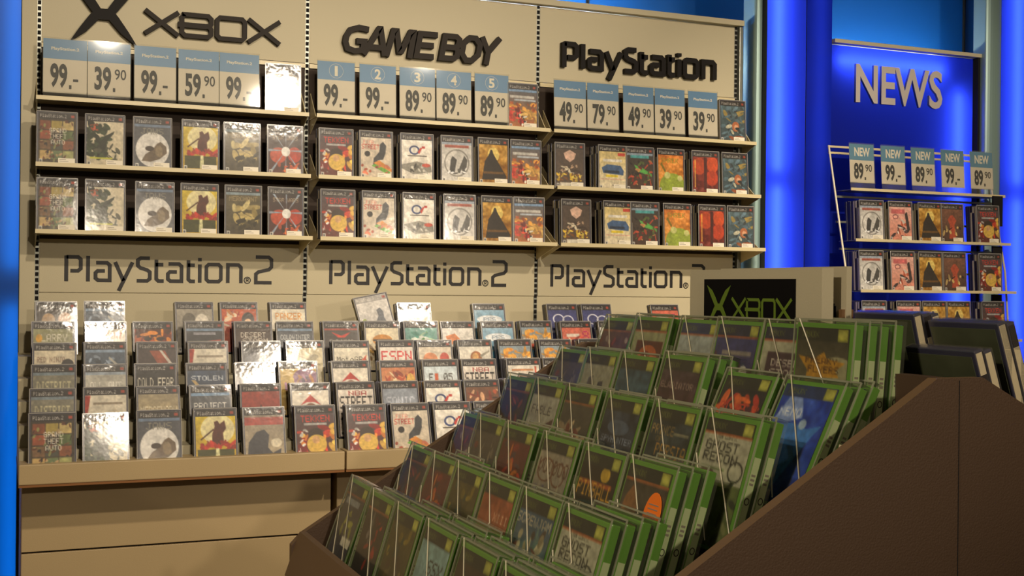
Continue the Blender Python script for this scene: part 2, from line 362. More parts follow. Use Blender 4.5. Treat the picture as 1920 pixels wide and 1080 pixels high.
def paint(ops, seed):
    rs = np.random.RandomState(seed); im = np.zeros((Hp, Wp, 3))
    for o in ops:
        k = o[0]
        if k == 'bg':
            im[:] = hexc(o[1])*(1-YY[..., None]) + hexc(o[2])*YY[..., None]
        elif k == 'n':
            for q in (5, 13): im += ((smooth_noise(rs, q)-.5)*o[1])[..., None]
        elif k == 'r': im[(XX > o[1]) & (XX < o[3]) & (YY > o[2]) & (YY < o[4])] = hexc(o[5])
        elif k == 'e': im[((XX-o[1])/o[3])**2+((YY-o[2])/o[4])**2 < 1] = hexc(o[5])
        elif k == 'ring':
            d = ((XX-o[1])/o[3])**2+((YY-o[2])/o[4])**2; im[(d < 1) & (d > o[6])] = hexc(o[5])
        elif k == 'p':
            P = o[1]; ins = np.zeros((Hp, Wp), bool)
            for i in range(len(P)):
                (xa, ya), (xb, yb) = P[i-1], P[i]
                if ya == yb: continue
                c = ((YY < ya) != (YY < yb)) & (XX < (xb-xa)*(YY-ya)/(yb-ya)+xa); ins ^= c
            im[ins] = hexc(o[2])
        elif k == 'b':       # blobs: x0,y0,x1,y1,count,size,colours
            x0, y0, x1, y1, n, sz, cs = o[1:]
            for i in range(n):
                cx = x0+rs.rand()*(x1-x0); cy = y0+rs.rand()*(y1-y0); a = rs.rand()*3.14; rx = sz*(.5+rs.rand()); ry = sz*(.25+.6*rs.rand())*.75
                u = (XX-cx)*math.cos(a)+(YY-cy)*1.4*math.sin(a); v = -(XX-cx)*math.sin(a)+(YY-cy)*1.4*math.cos(a)
                im[(u/rx)**2+(v/ry)**2 < 1] = hexc(cs[rs.randint(len(cs))])*(.85+.3*rs.rand())
        elif k == 'ray':     # rays from a centre
            cx, cy, c, n, wdt = o[1:]
            an = np.arctan2(YY-cy, XX-cx); im[np.cos(an*n) > wdt] = hexc(c)
        elif k == 't':
            s, x0, y0, x1, y1, c = o[1:]
            B = np.concatenate([np.pad(F57[ch], ((0, 0), (0, 1))) for ch in s], 1)[:, :-1]
            h, wd = B.shape; j = ((XX-x0)/(x1-x0)*wd); i = ((YY-y0)/(y1-y0)*h)
            ok = (j >= 0) & (j < wd) & (i >= 0) & (i < h)
            mk = np.zeros_like(ok); mk[ok] = B[i[ok].astype(int), j[ok].astype(int)]; im[mk] = hexc(c)
    for q, am in ((9, .09), (21, .10), (37, .07)): im *= (1+(smooth_noise(rs, q)-.5)*am*2)[..., None]
    return np.clip(im, 0, 1)
def ps2(ops, strip=None, band='2a2624'):
    out = list(ops) + [('r', 0, 0, 1, .125, band), ('t', 'PlayStation.2', .06, .035, .74, .1, 'e8e2d8'), ('r', .86, .04, .95, .09, 'a8402c')]
    if strip: out.append(('r', 0, .125, 1, .175, strip))
    return out + [('r', .03, .90, .12, .975, 'e8e4da'), ('r', .05, .915, .1, .96, '4a4a4a')]
def xb(ops, line=None, band='2b2a22'):
    # designs are drawn for the upper two thirds of the sheet, the part that shows above the next row
    m = lambda v: 1.0 if v >= .98 else .115+(v-.17)*.66
    out = []
    for o in ops:
        k = o[0]
        if k == 't': o = (k, o[1], o[2], m(o[3])-.02, o[4], m(o[5])-.02, o[6])
        elif k == 'r': o = (k, o[1], m(o[2]), o[3], m(o[4]), o[5])
        elif k in ('e', 'ring'): o = (k, o[1], m(o[2]), o[3], o[4]*.7) + o[5:]
        elif k == 'p': o = (k, [(x, m(y)) for x, y in o[1]], o[2])
        elif k == 'b': o = (k, o[1], m(o[2]), o[3], .98 if o[4] > .85 else m(o[4]), int(o[5]*1.3), o[6]*.85, o[7])
        out.append(o)
    out = out + [('r', 0, 0, 1, .115, band), ('t', 'XBOX', .1, .035, .42, .085, '6c7430'), ('r', .78, .012, .97, .108, '9c9a3a'), ('e', .875, .06, .08, .035, 'b8b450')]
    if line: out.append(('r', 0, .115, 1, .130, line))
    return out
FL = ['c83a22', 'e88a30', 'f2c050', '8a1c18']
# key: (description, operations)
PS = {
 'collage': ('comic-collage', ps2([('bg', '3a3026', '4a4028')] + [('r', .05+.3*i, .16+.19*j, .33+.3*i, .33+.19*j, c) for (i, j, c) in ((0, 0, '8a4a2a'), (1, 0, 'b09a4a'), (2, 0, 'c8b070'), (0, 1, 'a05030'), (2, 1, '5a6a3a'), (0, 2, '7a5a3a'), (1, 2, '4a4a40'), (2, 2, '8a5030'), (0, 3, 'c8a868'), (1, 3, '6a7a50'), (2, 3, 'a0a060'))] + [('b', .05, .15, .95, .95, 60, .05, ['2a201a', 'c0a070', '6a3a22', '8a8a50']), ('t', 'GRAND', .3, .3, .74, .39, 'e8e0d0'), ('t', 'THEFT', .3, .41, .74, .5, 'e8e0d0'), ('t', 'AUTO', .34, .52, .7, .61, 'e8e0d0')])),
 'splatter': ('green-splatter', ps2([('bg', 'd8ccb0', 'd0c4a4'), ('b', .0, .2, .55, .8, 60, .12, ['2e3a22', '3c4a2e', '22281a']), ('b', .3, .6, .9, .85, 14, .08, ['3a4030', '4a4a3a']), ('p', [(.3, .6), (.5, .4), (.75, .3), (.72, .36), (.55, .5), (.5, .7)], '2a3020'), ('r', .1, .82, .7, .85, 'c8c83a'), ('b', .1, .18, .3, .3, 8, .05, ['b05030'])])),
 'shark': ('white-oval grey', ps2([('bg', '4c4e54', '5c5e62'), ('e', .5, .62, .46, .34, 'e6e2da'), ('p', [(.2, .85), (.3, .72), (.5, .62), (.62, .5), (.72, .46), (.88, .55), (.9, .68), (.7, .8), (.45, .86)], '6e5c46'), ('e', .42, .6, .12, .05, '3a2c22'), ('e', .68, .65, .1, .12, '8c7a5c'), ('t', 'JAWS', .18, .2, .8, .32, '8a8678')], '6d8098')),
 'samurai': ('yellow armoured-figure', ps2([('bg', 'd8c030', 'c8a028'), ('e', .55, .35, .42, .26, 'ece0a8'), ('p', [(.4, .62), (.42, .42), (.48, .3), (.46, .22), (.55, .2), (.6, .26), (.72, .2), (.76, .34), (.68, .42), (.7, .62)], '5a2a1c'), ('p', [(.12, .52), (.44, .34), (.46, .36), (.14, .54)], '4a2418'), ('b', .05, .58, .95, .7, 30, .08, ['b83222', 'a02818']), ('r', .05, .7, .95, .95, '4a4a20'), ('p', [(.48, .95), (.5, .68), (.58, .68), (.6, .95)], 'd8d4a0')])),
 'stone': ('tan rubble', ps2([('bg', '6a6040', '4a4230'), ('b', .2, .35, .85, .7, 16, .16, ['b8a468', 'a08c50', 'c8b880']), ('b', .3, .6, 1, .95, 20, .1, ['3a3424', '5c5234']), ('t', 'MERCHANT', .1, .2, .9, .3, 'a8946a')], '8ea0a8')),
 'flare': ('red starburst', ps2([('bg', '2a2220', '5a2018'), ('e', .3, .6, .25, .16, 'c04a2a'), ('e', .78, .58, .2, .16, 'b83a22'), ('ray', .52, .5, '9aa8b8', 8, .93), ('e', .52, .52, .13, .1, 'f2f0e8'), ('b', .1, .72, .9, .9, 12, .09, ['c05028', 'e07838', '3a1c18']), ('t', 'STAR WARS', .12, .2, .88, .28, 'b8a888')])),
 'flame': ('orange flame fighter', ps2([('bg', '4a4248', '6a2a1c'), ('b', .0, .35, 1, .9, 36, .12, FL), ('e', .5, .52, .2, .13, '3a2a20'), ('e', .52, .68, .26, .17, 'e0b850'), ('e', .5, .6, .1, .07, 'd8a870'), ('b', .05, .4, .3, .9, 12, .05, ['e8e4dc', 'c8c4bc']), ('t', 'TEKKEN', .12, .16, .88, .28, 'd83a2c'), ('r', .2, .3, .8, .34, 'b8b4b0')])),
 'street': ('white board-rider', ps2([('bg', 'd8ccb8', 'd0c0a8'), ('t', 'STREET', .04, .27, .6, .37, 'b83428'), ('t', 'FIFA', .1, .18, .42, .26, 'd88070'), ('e', .22, .47, .09, .06, '2a2624'), ('p', [(.4, .7), (.42, .56), (.6, .42), (.62, .26), (.72, .2), (.82, .28), (.8, .44), (.72, .58), (.55, .6), (.48, .72)], '3a3c40'), ('p', [(.35, .72), (.5, .66), (.95, .84), (.9, .9)], '6aa83a'), ('p', [(.4, .66), (.6, .6), (1, .78), (1, .84)], 'd88a30'), ('b', .05, .72, .9, .9, 10, .07, ['a85038', 'c87050'])])),
 'swirl': ('white red-and-blue emblem', ps2([('bg', 'eee8dc', 'e4dccc'), ('ring', .42, .34, .17, .1, '2a3c70', .45), ('p', [(.52, .38), (.62, .28), (.68, .28), (.58, .42)], 'c03028'), ('r', .66, .25, .76, .3, 'c03028'), ('r', .2, .45, .82, .475, '6a6258'), ('p', [(.0, .66), (.5, .58), (.95, .66), (.98, .8), (.4, .86), (0, .74)], '8c887c'), ('b', .3, .66, .8, .8, 12, .07, ['3a3834', '6a665c', 'c8c4b8']), ('e', .8, .66, .14, .04, 'c8503a')])),
 'emblem': ('silver ring-emblem', ps2([('bg', 'c8c4bc', 'd8d4cc'), ('r', .1, .18, .9, .24, 'a05040'), ('ring', .5, .57, .42, .3, '8c8880', .8), ('p', [(.25, .8), (.3, .5), (.36, .42), (.5, .5), (.42, .8)], '3c3c3c'), ('p', [(.52, .78), (.75, .4), (.85, .5), (.8, .8)], '4a4844'), ('b', .2, .68, .8, .82, 10, .06, ['f0eeea', '5a5854'])], '9aa4b0')),
 'cape': ('gold-and-black draped-figure', ps2([('bg', 'c89838', 'a06c20'), ('n', .25), ('e', .5, .35, .2, .16, 'eccf70'), ('p', [(.1, .9), (.2, .5), (.36, .33), (.4, .24), (.46, .24), (.5, .33), (.7, .55), (.95, .82), (.9, .9)], '2e2620'), ('r', .15, .72, .85, .77, '6a4a20')])),
 'racers': ('red-and-amber racing', ps2([('bg', '4a5868', 'b86a30'), ('r', .05, .26, .9, .32, 'c8c4bc'), ('r', .2, .34, .95, .38, 'b8c0c8'), ('b', .0, .45, 1, .6, 24, .1, ['d88030', 'e8a040', 'a85020']), ('b', .0, .55, .5, .85, 22, .1, ['b82a20', 'd84a30', '701810']), ('b', .5, .6, 1, .85, 12, .12, ['d8b060', 'c89848']), ('b', .3, .7, .6, .95, 8, .06, ['e8e0d0', '2a2a30'])], '7a98b8')),
 'crest': ('dark crest-and-crowd', ps2([('bg', '4a3c34', '5a4838'), ('p', [(.28, .22), (.5, .14), (.72, .22), (.66, .34), (.5, .42), (.34, .34)], 'e0b8a0'), ('b', .15, .5, .85, .68, 30, .06, ['d8ccb0', '3a2c24', 'c0a080']), ('b', .05, .68, .95, .84, 40, .06, ['d8b030', 'e8c850', '7a4a1c']), ('r', .15, .88, .95, .98, 'e4dcc8')])),
 'bluecar': ('cream blue-car', ps2([('bg', 'd8c078', 'e8dcc0'), ('r', .7, .15, .97, .22, 'd04838'), ('r', .15, .3, .85, .36, 'f0e8d8'), ('p', [(.1, .5), (.3, .42), (.8, .44), (.92, .56), (.9, .66), (.15, .62)], '46648c'), ('r', .2, .56, .75, .62, '2a3a50'), ('r', .25, .66, .7, .71, 'd8c030'), ('r', .5, .88, .9, .91, '5a5248'), ('r', .05, .75, .95, .77, 'd8a890')])),
 'tealtitle': ('teal-title battle', ps2([('bg', '3a3a34', '4a3024'), ('r', .15, .17, .85, .24, '4aa0a0'), ('p', [(.2, .28), (.3, .4), (.6, .46), (.95, .6), (.95, .66), (.4, .54)], '5aa84a'), ('b', .1, .3, .95, .85, 40, .08, ['8a2a22', '5a6a34', 'c08a50', '2a2420', 'b84a30'])], '8a9aa8')),
 'greenface': ('orange-and-green', ps2([('bg', 'd87828', 'd8a040'), ('n', .2), ('e', .55, .85, .5, .3, '98a838'), ('e', .35, .6, .12, .08, 'c8c87a'), ('e', .85, .66, .1, .07, 'c8c87a'), ('p', [(.08, .35), (.14, .3), (.3, .5), (.26, .54)], '7a6a20'), ('t', 'SHREK', .12, .2, .8, .31, '8a8a28')])),
 'redface': ('deep-red abstract', ps2([('bg', '8a2c1c', '6a1810'), ('n', .25), ('e', .25, .35, .28, .2, 'b8421c'), ('e', .78, .3, .22, .2, 'c84c20'), ('e', .75, .62, .24, .18, 'b83c1c'), ('r', .44, .14, .56, .9, '4a1410'), ('r', .08, .2, .12, .85, 'd8a040')])),
 'tealcrew': ('slate-teal crowd', ps2([('bg', '4c6468', '3a4a50'), ('b', .05, .15, .95, .5, 22, .12, ['6a7a7a', 'a08a4a', '58707c', '3a4448']), ('e', .62, .62, .15, .12, 'b86a40'), ('e', .64, .64, .09, .07, 'd8a078'), ('b', .1, .6, .9, .9, 22, .1, ['5c7884', 'a05a38', '2e3a40', 'b8b49c'])])),
 'faces': ('dark twin-face', ps2([('bg', '3c2e22', '2a2018'), ('e', .3, .35, .17, .14, 'b08a58'), ('e', .72, .33, .17, .14, 'b8885a'), ('b', .1, .5, .9, .9, 12, .1, ['5a4430', '2a2018'])])),
 'steelblue': ('steel-blue weapon', ps2([('bg', '5a6878', '3c4858'), ('b', .1, .25, .7, .45, 10, .1, ['3a4450', '8a98a8']), ('p', [(.6, .25), (.98, .5), (.96, .54), (.58, .29)], 'b8b4a8')], '8aa0b8')),
 'greyface': ('grey portrait', ps2([('bg', 'a8a090', '8a8274'), ('e', .35, .4, .2, .2, '6a6458'), ('e', .7, .42, .2, .2, 'd8d0c0'), ('b', .1, .5, .9, .9, 12, .1, ['8a8476', 'c8c0b0'])])),
 'manga': ('orange-red comic', ps2([('bg', 'c85a2c', 'a03c20'), ('b', .05, .2, .6, .6, 14, .12, ['e08a40', 'b03020', 'e8d0b0']), ('e', .75, .35, .18, .16, '2e2420'), ('e', .75, .4, .1, .08, 'e0b890')])),
 'panzer': ('white orange-title', ps2([('bg', 'ece4d0', 'd8ccb0'), ('t', 'PANZER', .12, .2, .88, .34, 'd88420'), ('b', .2, .45, .8, .9, 16, .12, ['6a6048', 'a89870'])])),
 'greyman': ('white shadow-figure', ps2([('bg', 'e4dfd8', 'd0ccc8'), ('p', [(.4, .98), (.45, .6), (.6, .45), (.58, .32), (.7, .28), (.78, .38), (.76, .5), (.95, .98)], '6c7078'), ('e', .15, .5, .06, .04, '9aa860')], None, 'b0aca8')),
 'animal': ('white tan-animal', ps2([('bg', 'ece6d8', 'e0d8c8'), ('e', .45, .36, .22, .14, 'c88c48'), ('e', .55, .42, .12, .08, 'e0b070'), ('r', .8, .26, .92, .4, 'b8b0a0')])),
 'pill': ('blue oval-title', ps2([('bg', 'a0c0d4', '3a88b0'), ('e', .5, .33, .42, .09, 'eef2f4'), ('t', 'PES', .3, .29, .7, .37, '7088a0'), ('b', .1, .5, .9, .9, 10, .12, ['58a0c0', 'c8d8d8'])])),
 'navyloop': ('navy white-loop', ps2([('bg', '3c4074', '585c98'), ('ring', .35, .33, .2, .12, 'e0e0ec', .6), ('ring', .68, .36, .2, .12, 'e0e0ec', .6), ('b', .1, .5, .9, .9, 10, .1, ['7078b0', 'c0c0d8'])])),
 'larry': ('olive cartoon-title', ps2([('bg', '8a8a60', 'a09868'), ('t', 'LARRY', .2, .22, .85, .36, 'e8e0c8'), ('e', .15, .3, .08, .08, 'd8a020'), ('b', .1, .45, .9, .9, 14, .12, ['a85a38', '7a8a50'])])),
 'redword': ('white red-title', ps2([('bg', 'dcd4c0', 'd0c8b4'), ('t', 'RESIDENT', .1, .2, .9, .32, 'a83430'), ('b', .2, .45, .8, .9, 12, .12, ['8a8070', '5a5044'])])),
 'eye': ('fiery-eyes', ps2([('bg', '5a2a18', '2a1810'), ('b', 0, .14, 1, .5, 30, .12, ['d88428', 'b85420', '7a2c18']), ('e', .35, .32, .1, .04, '2a1410'), ('e', .68, .32, .1, .04, '2a1410')])),
 'blackred': ('black red-flash', ps2([('bg', '3a3a40', '2a2a2e'), ('p', [(.05, .5), (.5, .38), (.95, .34), (.9, .42), (.5, .48)], 'b83a2c'), ('r', .2, .2, .8, .25, '9a98a0')], '7088a0')),
 'desert': ('black white-title', ps2([('bg', '3c2e28', '5a4434'), ('t', 'DESERT', .15, .2, .85, .3, 'e8e0d0'), ('t', 'STORM', .2, .32, .9, .42, 'e0d8c8'), ('b', .1, .5, .9, .9, 14, .12, ['7a5a3c', '3a2a20'])])),
 'winter': ('slate winter-title', ps2([('bg', '4a5058', '6a6c70'), ('t', 'COLDWINTER', .08, .25, .92, .35, 'e0e0dc'), ('b', .1, .5, .9, .9, 12, .12, ['8a8c90', '3a3c40'])], '8098b0')),
 'enthusia': ('charcoal red-wing', ps2([('bg', '4c4440', '3a3432'), ('p', [(.2, .2), (.5, .28), (.8, .2), (.6, .32), (.4, .32)], 'c83a2a'), ('t', 'ENTHUSIA', .15, .36, .85, .43, 'e0dcd4'), ('r', .0, .13, 1, .17, 'a84838')])),
 'cream': ('cream brown-hat', ps2([('bg', 'e8dcc0', 'd8c8a4'), ('e', .5, .38, .3, .12, 'c88838'), ('r', .22, .36, .78, .4, '3a2e24'), ('b', .1, .5, .9, .9, 10, .1, ['d0a860', '8a6a40'])])),
 'tealgreen': ('teal lagoon', ps2([('bg', '70a8a0', '4a8070'), ('p', [(.1, .36), (.5, .28), (.92, .38), (.5, .46)], 'dce4d8'), ('b', .1, .2, .9, .5, 14, .09, ['3a8878', 'a8c8a0', '5a9a50']), ('b', .1, .5, .9, .9, 14, .1, ['d8a040', '3c7868'])])),
 'whiteorange': ('white orange-streak', ps2([('bg', 'e8e4dc', 'dcd4c8'), ('p', [(.1, .3), (.4, .24), (.6, .4), (.2, .5)], 'd8844c'), ('p', [(.5, .5), (.95, .35), (.95, .45), (.6, .6)], '5868a0')])),
 'hawk': ('orange skate-title', ps2([('bg', '88a8c0', 'c87828'), ('b', .0, .2, 1, .36, 20, .1, ['e0902c', 'e8a840']), ('t', 'TONY HAWKS', .05, .36, .95, .46, 'f0ece4'), ('r', .3, .48, .9, .56, 'c84828'), ('b', .1, .6, .9, .9, 18, .1, ['d87830', '5888a8', 'e0b050'])])),
 'pinkred': ('coral cartoon', ps2([('bg', 'd86a54', 'e08868'), ('r', .15, .26, .6, .33, 'e8d8c8'), ('t', '8', .7, .2, .92, .42, 'c03060'), ('b', .05, .35, .95, .9, 18, .1, ['50a0b0', 'e8c8a0', 'c04838'])])),
 'ninja': ('cream ink-script', ps2([('bg', 'dcd0b4', 'd0c4a8'), ('t', 'RED NINJA', .08, .24, .75, .34, '8a6a58'), ('e', .82, .38, .15, .1, '2a2422'), ('b', .3, .45, .8, .6, 5, .08, ['6a5a4c'])])),
 'rays': ('dark red-ray', ps2([('bg', '4a3c3a', '3a302e'), ('p', [(.3, .15), (.7, .15), (.95, .5), (.6, .5)], '9a4c34'), ('p', [(.55, .14), (.62, .14), (.98, .48), (.9, .5)], 'd0c8bc')])),
 'creamred': ('white red-corner', ps2([('bg', 'e0d8c4', 'd4c8b0'), ('p', [(0, .13), (.14, .13), (.0, .8)], 'a83428'), ('r', .2, .25, .9, .29, '9a8c78'), ('b', .2, .4, .9, .8, 8, .1, ['c0b49c'])])),
 'planet': ('black planet', ps2([('bg', '3c3c42', '2a2a2e'), ('e', .38, .42, .34, .22, '6a6c72'), ('p', [(.6, .5), (.66, .3), (.74, .5)], 'c8c8c4')])),
 'map': ('cream map', ps2([('bg', 'd8cca8', 'c8b890'), ('b', .1, .2, .9, .9, 20, .12, ['b8ac88', 'e8dcc0', 'a89c74']), ('p', [(.1, .2), (.9, .45), (.9, .47), (.1, .22)], '8a7c5c')])),
 'moto': ('cream racing-script', ps2([('bg', 'e8e0cc', 'dcd4bc'), ('t', 'MotoGP4', .08, .3, .95, .42, '4a4438'), ('p', [(.7, .44), (.95, .26), (.9, .44)], 'c85a40'), ('b', .1, .5, .9, .9, 12, .1, ['b83a2a', '4a6aa0'])])),
 'espn': ('white red-block-title', ps2([('bg', 'ece4d8', 'e0d8cc'), ('t', 'ESPN', .05, .2, .95, .42, 'd03a3c'), ('b', .1, .5, .9, .9, 12, .12, ['4a5a90', 'c0a890'])])),
 'family': ('orange two-face', ps2([('bg', 'd8ccb8', 'e0d0b8'), ('e', .35, .38, .22, .14, 'd88a58'), ('e', .78, .36, .14, .12, 'c84a38'), ('b', .1, .45, .9, .9, 14, .1, ['e0a878', '5888b0', 'c86a48'])])),
 'mitt': ('white leather-ball', ps2([('bg', 'e8e2d4', 'dcd4c4'), ('e', .52, .36, .18, .14, 'a8683a'), ('e', .5, .33, .1, .07, 'd8a868'), ('p', [(.65, .3), (.95, .2), (.95, .24), (.66, .36)], '9a9484')])),
 'ruin': ('grey sand-title', ps2([('bg', '8a8674', '6a6656'), ('t', 'DISTRICT', .1, .28, .9, .46, 'c8c098'), ('b', .1, .5, .9, .9, 16, .1, ['5a5644', 'a8a078'])], '7a8890')),
 'allout': ('pale grey-title', ps2([('bg', 'b0aca0', 'c8c4b4'), ('t', 'ALL OUT', .12, .3, .88, .44, 'e8e4d8'), ('b', .1, .5, .9, .9, 12, .1, ['a09c90', 'd8d4c8'])], '98a4b0')),
 'fear': ('near-black bold-title', ps2([('bg', '2c2a28', '201e1c'), ('t', 'COLD FEAR', .05, .24, .95, .42, 'e8e0cc')])),
 'stolen': ('slate diagonal-title', ps2([('bg', '3c4c64', '2e3a4c'), ('t', 'STOLEN', .1, .22, .92, .31, 'd8dce0'), ('p', [(.1, .3), (.2, .3), (.95, .95), (.85, .95)], 'b89c68')])),
 'shine': ('charcoal painted-glare', ps2([('bg', '5a524c', '6a625a'), ('e', .5, .42, .35, .14, 'd8d4d0'), ('n', .3)])),  # pale ellipse is glare painted into the cover colour
 'kaleido': ('violet-and-gold kaleidoscope', ps2([('bg', 'c8a84c', 'b89440'), ('e', .7, .3, .35, .18, '8a6080'), ('b', .1, .2, .9, .9, 30, .1, ['d8b850', '9a6a88', 'e0c878', 'a87038', '6a5878'])])),
 'hood': ('white red-hood', ps2([('bg', 'e8e0d0', 'dcd0bc'), ('p', [(.08, .98), (.1, .6), (.25, .34), (.5, .22), (.75, .34), (.9, .6), (.92, .98)], 'd8d0c4'), ('p', [(.22, .4), (.5, .2), (.78, .4), (.6, .34), (.4, .34)], 'b83028'), ('e', .5, .58, .22, .22, '7a4830'), ('e', .5, .54, .14, .1, 'b87850')])),
 'beast': ('orange wildlife', ps2([('bg', 'c8784c', 'd8a060'), ('b', .1, .2, .9, .6, 24, .1, ['b04828', 'e0c8a0', '8a3820']), ('p', [(.7, .25), (.8, .4), (.85, .6), (.75, .55)], '2e2420'), ('e', .85, .4, .12, .16, 'e0b050')])),
 'formula': ('white racing-numeral', ps2([('bg', 'c8d8e0', 'e8e4dc'), ('t', 'F1 05', .15, .26, .85, .42, '3a3430'), ('r', .32, .26, .42, .42, 'd86030'), ('b', .1, .5, .9, .9, 12, .1, ['c04030', '8aa0b0'])])),
 'graffiti': ('black graffiti-title', ps2([('bg', 'e4dcd0', 'd0c0b0'), ('t', 'NBA', .3, .15, .8, .24, '9a2c28'), ('t', 'STREET', .05, .25, .95, .48, '1e1a18'), ('b', .1, .5, .9, .9, 16, .1, ['3a2e28', 'b86a4a'])])),
 'framed': ('white orange-frame', ps2([('bg', 'e8e0d0', 'e0d8c8'), ('r', .12, .2, .8, .24, 'd09060'), ('r', .85, .15, .9, .9, 'd05838'), ('e', .5, .5, .3, .2, 'c8a080')])),
 'confetti': ('multicolour confetti', ps2([('bg', 'e4e0dc', 'd8d4d0'), ('b', .05, .2, .95, .9, 40, .08, ['d86a40', '5888c0', 'e8b040', 'c84858', '8ab060'])])),
 'sandtitle': ('tan sand-letter', ps2([('bg', 'a09478', 'b8a070'), ('t', 'MERCENARY', .06, .34, .95, .5, 'e0d4b4'), ('r', 0, .56, 1, .62, 'b87838')])),
 'project': ('charcoal white-action-title', ps2([('bg', '4a5058', '2e3034'), ('t', 'PROJECT', .08, .3, .9, .42, 'e4e0d8'), ('t', 'SNOW', .3, .44, .9, .54, 'c8c8c8')], '7898b8')),
 'scarlet': ('scarlet silhouette', ps2([('bg', 'a04438', '8a2c24'), ('p', [(.2, .6), (.3, .42), (.4, .52), (.5, .36), (.6, .52), (.75, .44), (.9, .6)], '4a1c18')])),
 'silver': ('grey-blue script-title', ps2([('bg', '8c94a0', 'a0a4ac'), ('t', 'SONIC', .1, .28, .9, .46, 'c8ccd8'), ('b', .1, .5, .9, .9, 12, .1, ['6a7484', 'c0c4cc'])])),
 'brawl': ('red-and-tan brawl', ps2([('bg', '7a5038', '5a3424'), ('b', .0, .15, 1, .9, 40, .1, ['b85838', '4a2c22', 'd0a078', '8a3a28'])])),
 'horse': ('grey dark-rider', ps2([('bg', '8a7c6a', 'c0b090'), ('r', 0, .16, 1, .3, 'a83c30'), ('p', [(.05, .9), (.1, .6), (.3, .42), (.5, .38), (.62, .48), (.58, .7), (.7, .8), (.92, .72), (.9, .82), (.6, .94)], '3c3c42'), ('e', .8, .62, .14, .08, 'e0d4b8')])),
 'pinkfight': ('pink-and-white racer', ps2([('bg', 'e8b8a8', 'd88a70'), ('r', .1, .18, .7, .3, 'd06a68'), ('ring', .28, .38, .13, .06, '8a4a50', .5), ('b', .1, .5, .9, .9, 18, .1, ['c86040', 'e8d8c8', '4a3a3c']), ('p', [(.7, .3), (.8, .24), (.92, .7), (.8, .8)], '3a3030')])),
 'brownfig': ('brown lone-warrior', ps2([('bg', '8a5c44', '4a342a'), ('p', [(.35, .9), (.4, .55), (.3, .4), (.45, .28), (.55, .28), (.7, .42), (.6, .55), (.68, .9)], 'b85034'), ('b', .1, .6, .9, .9, 12, .08, ['c8a868', '2e241e'])])),
}
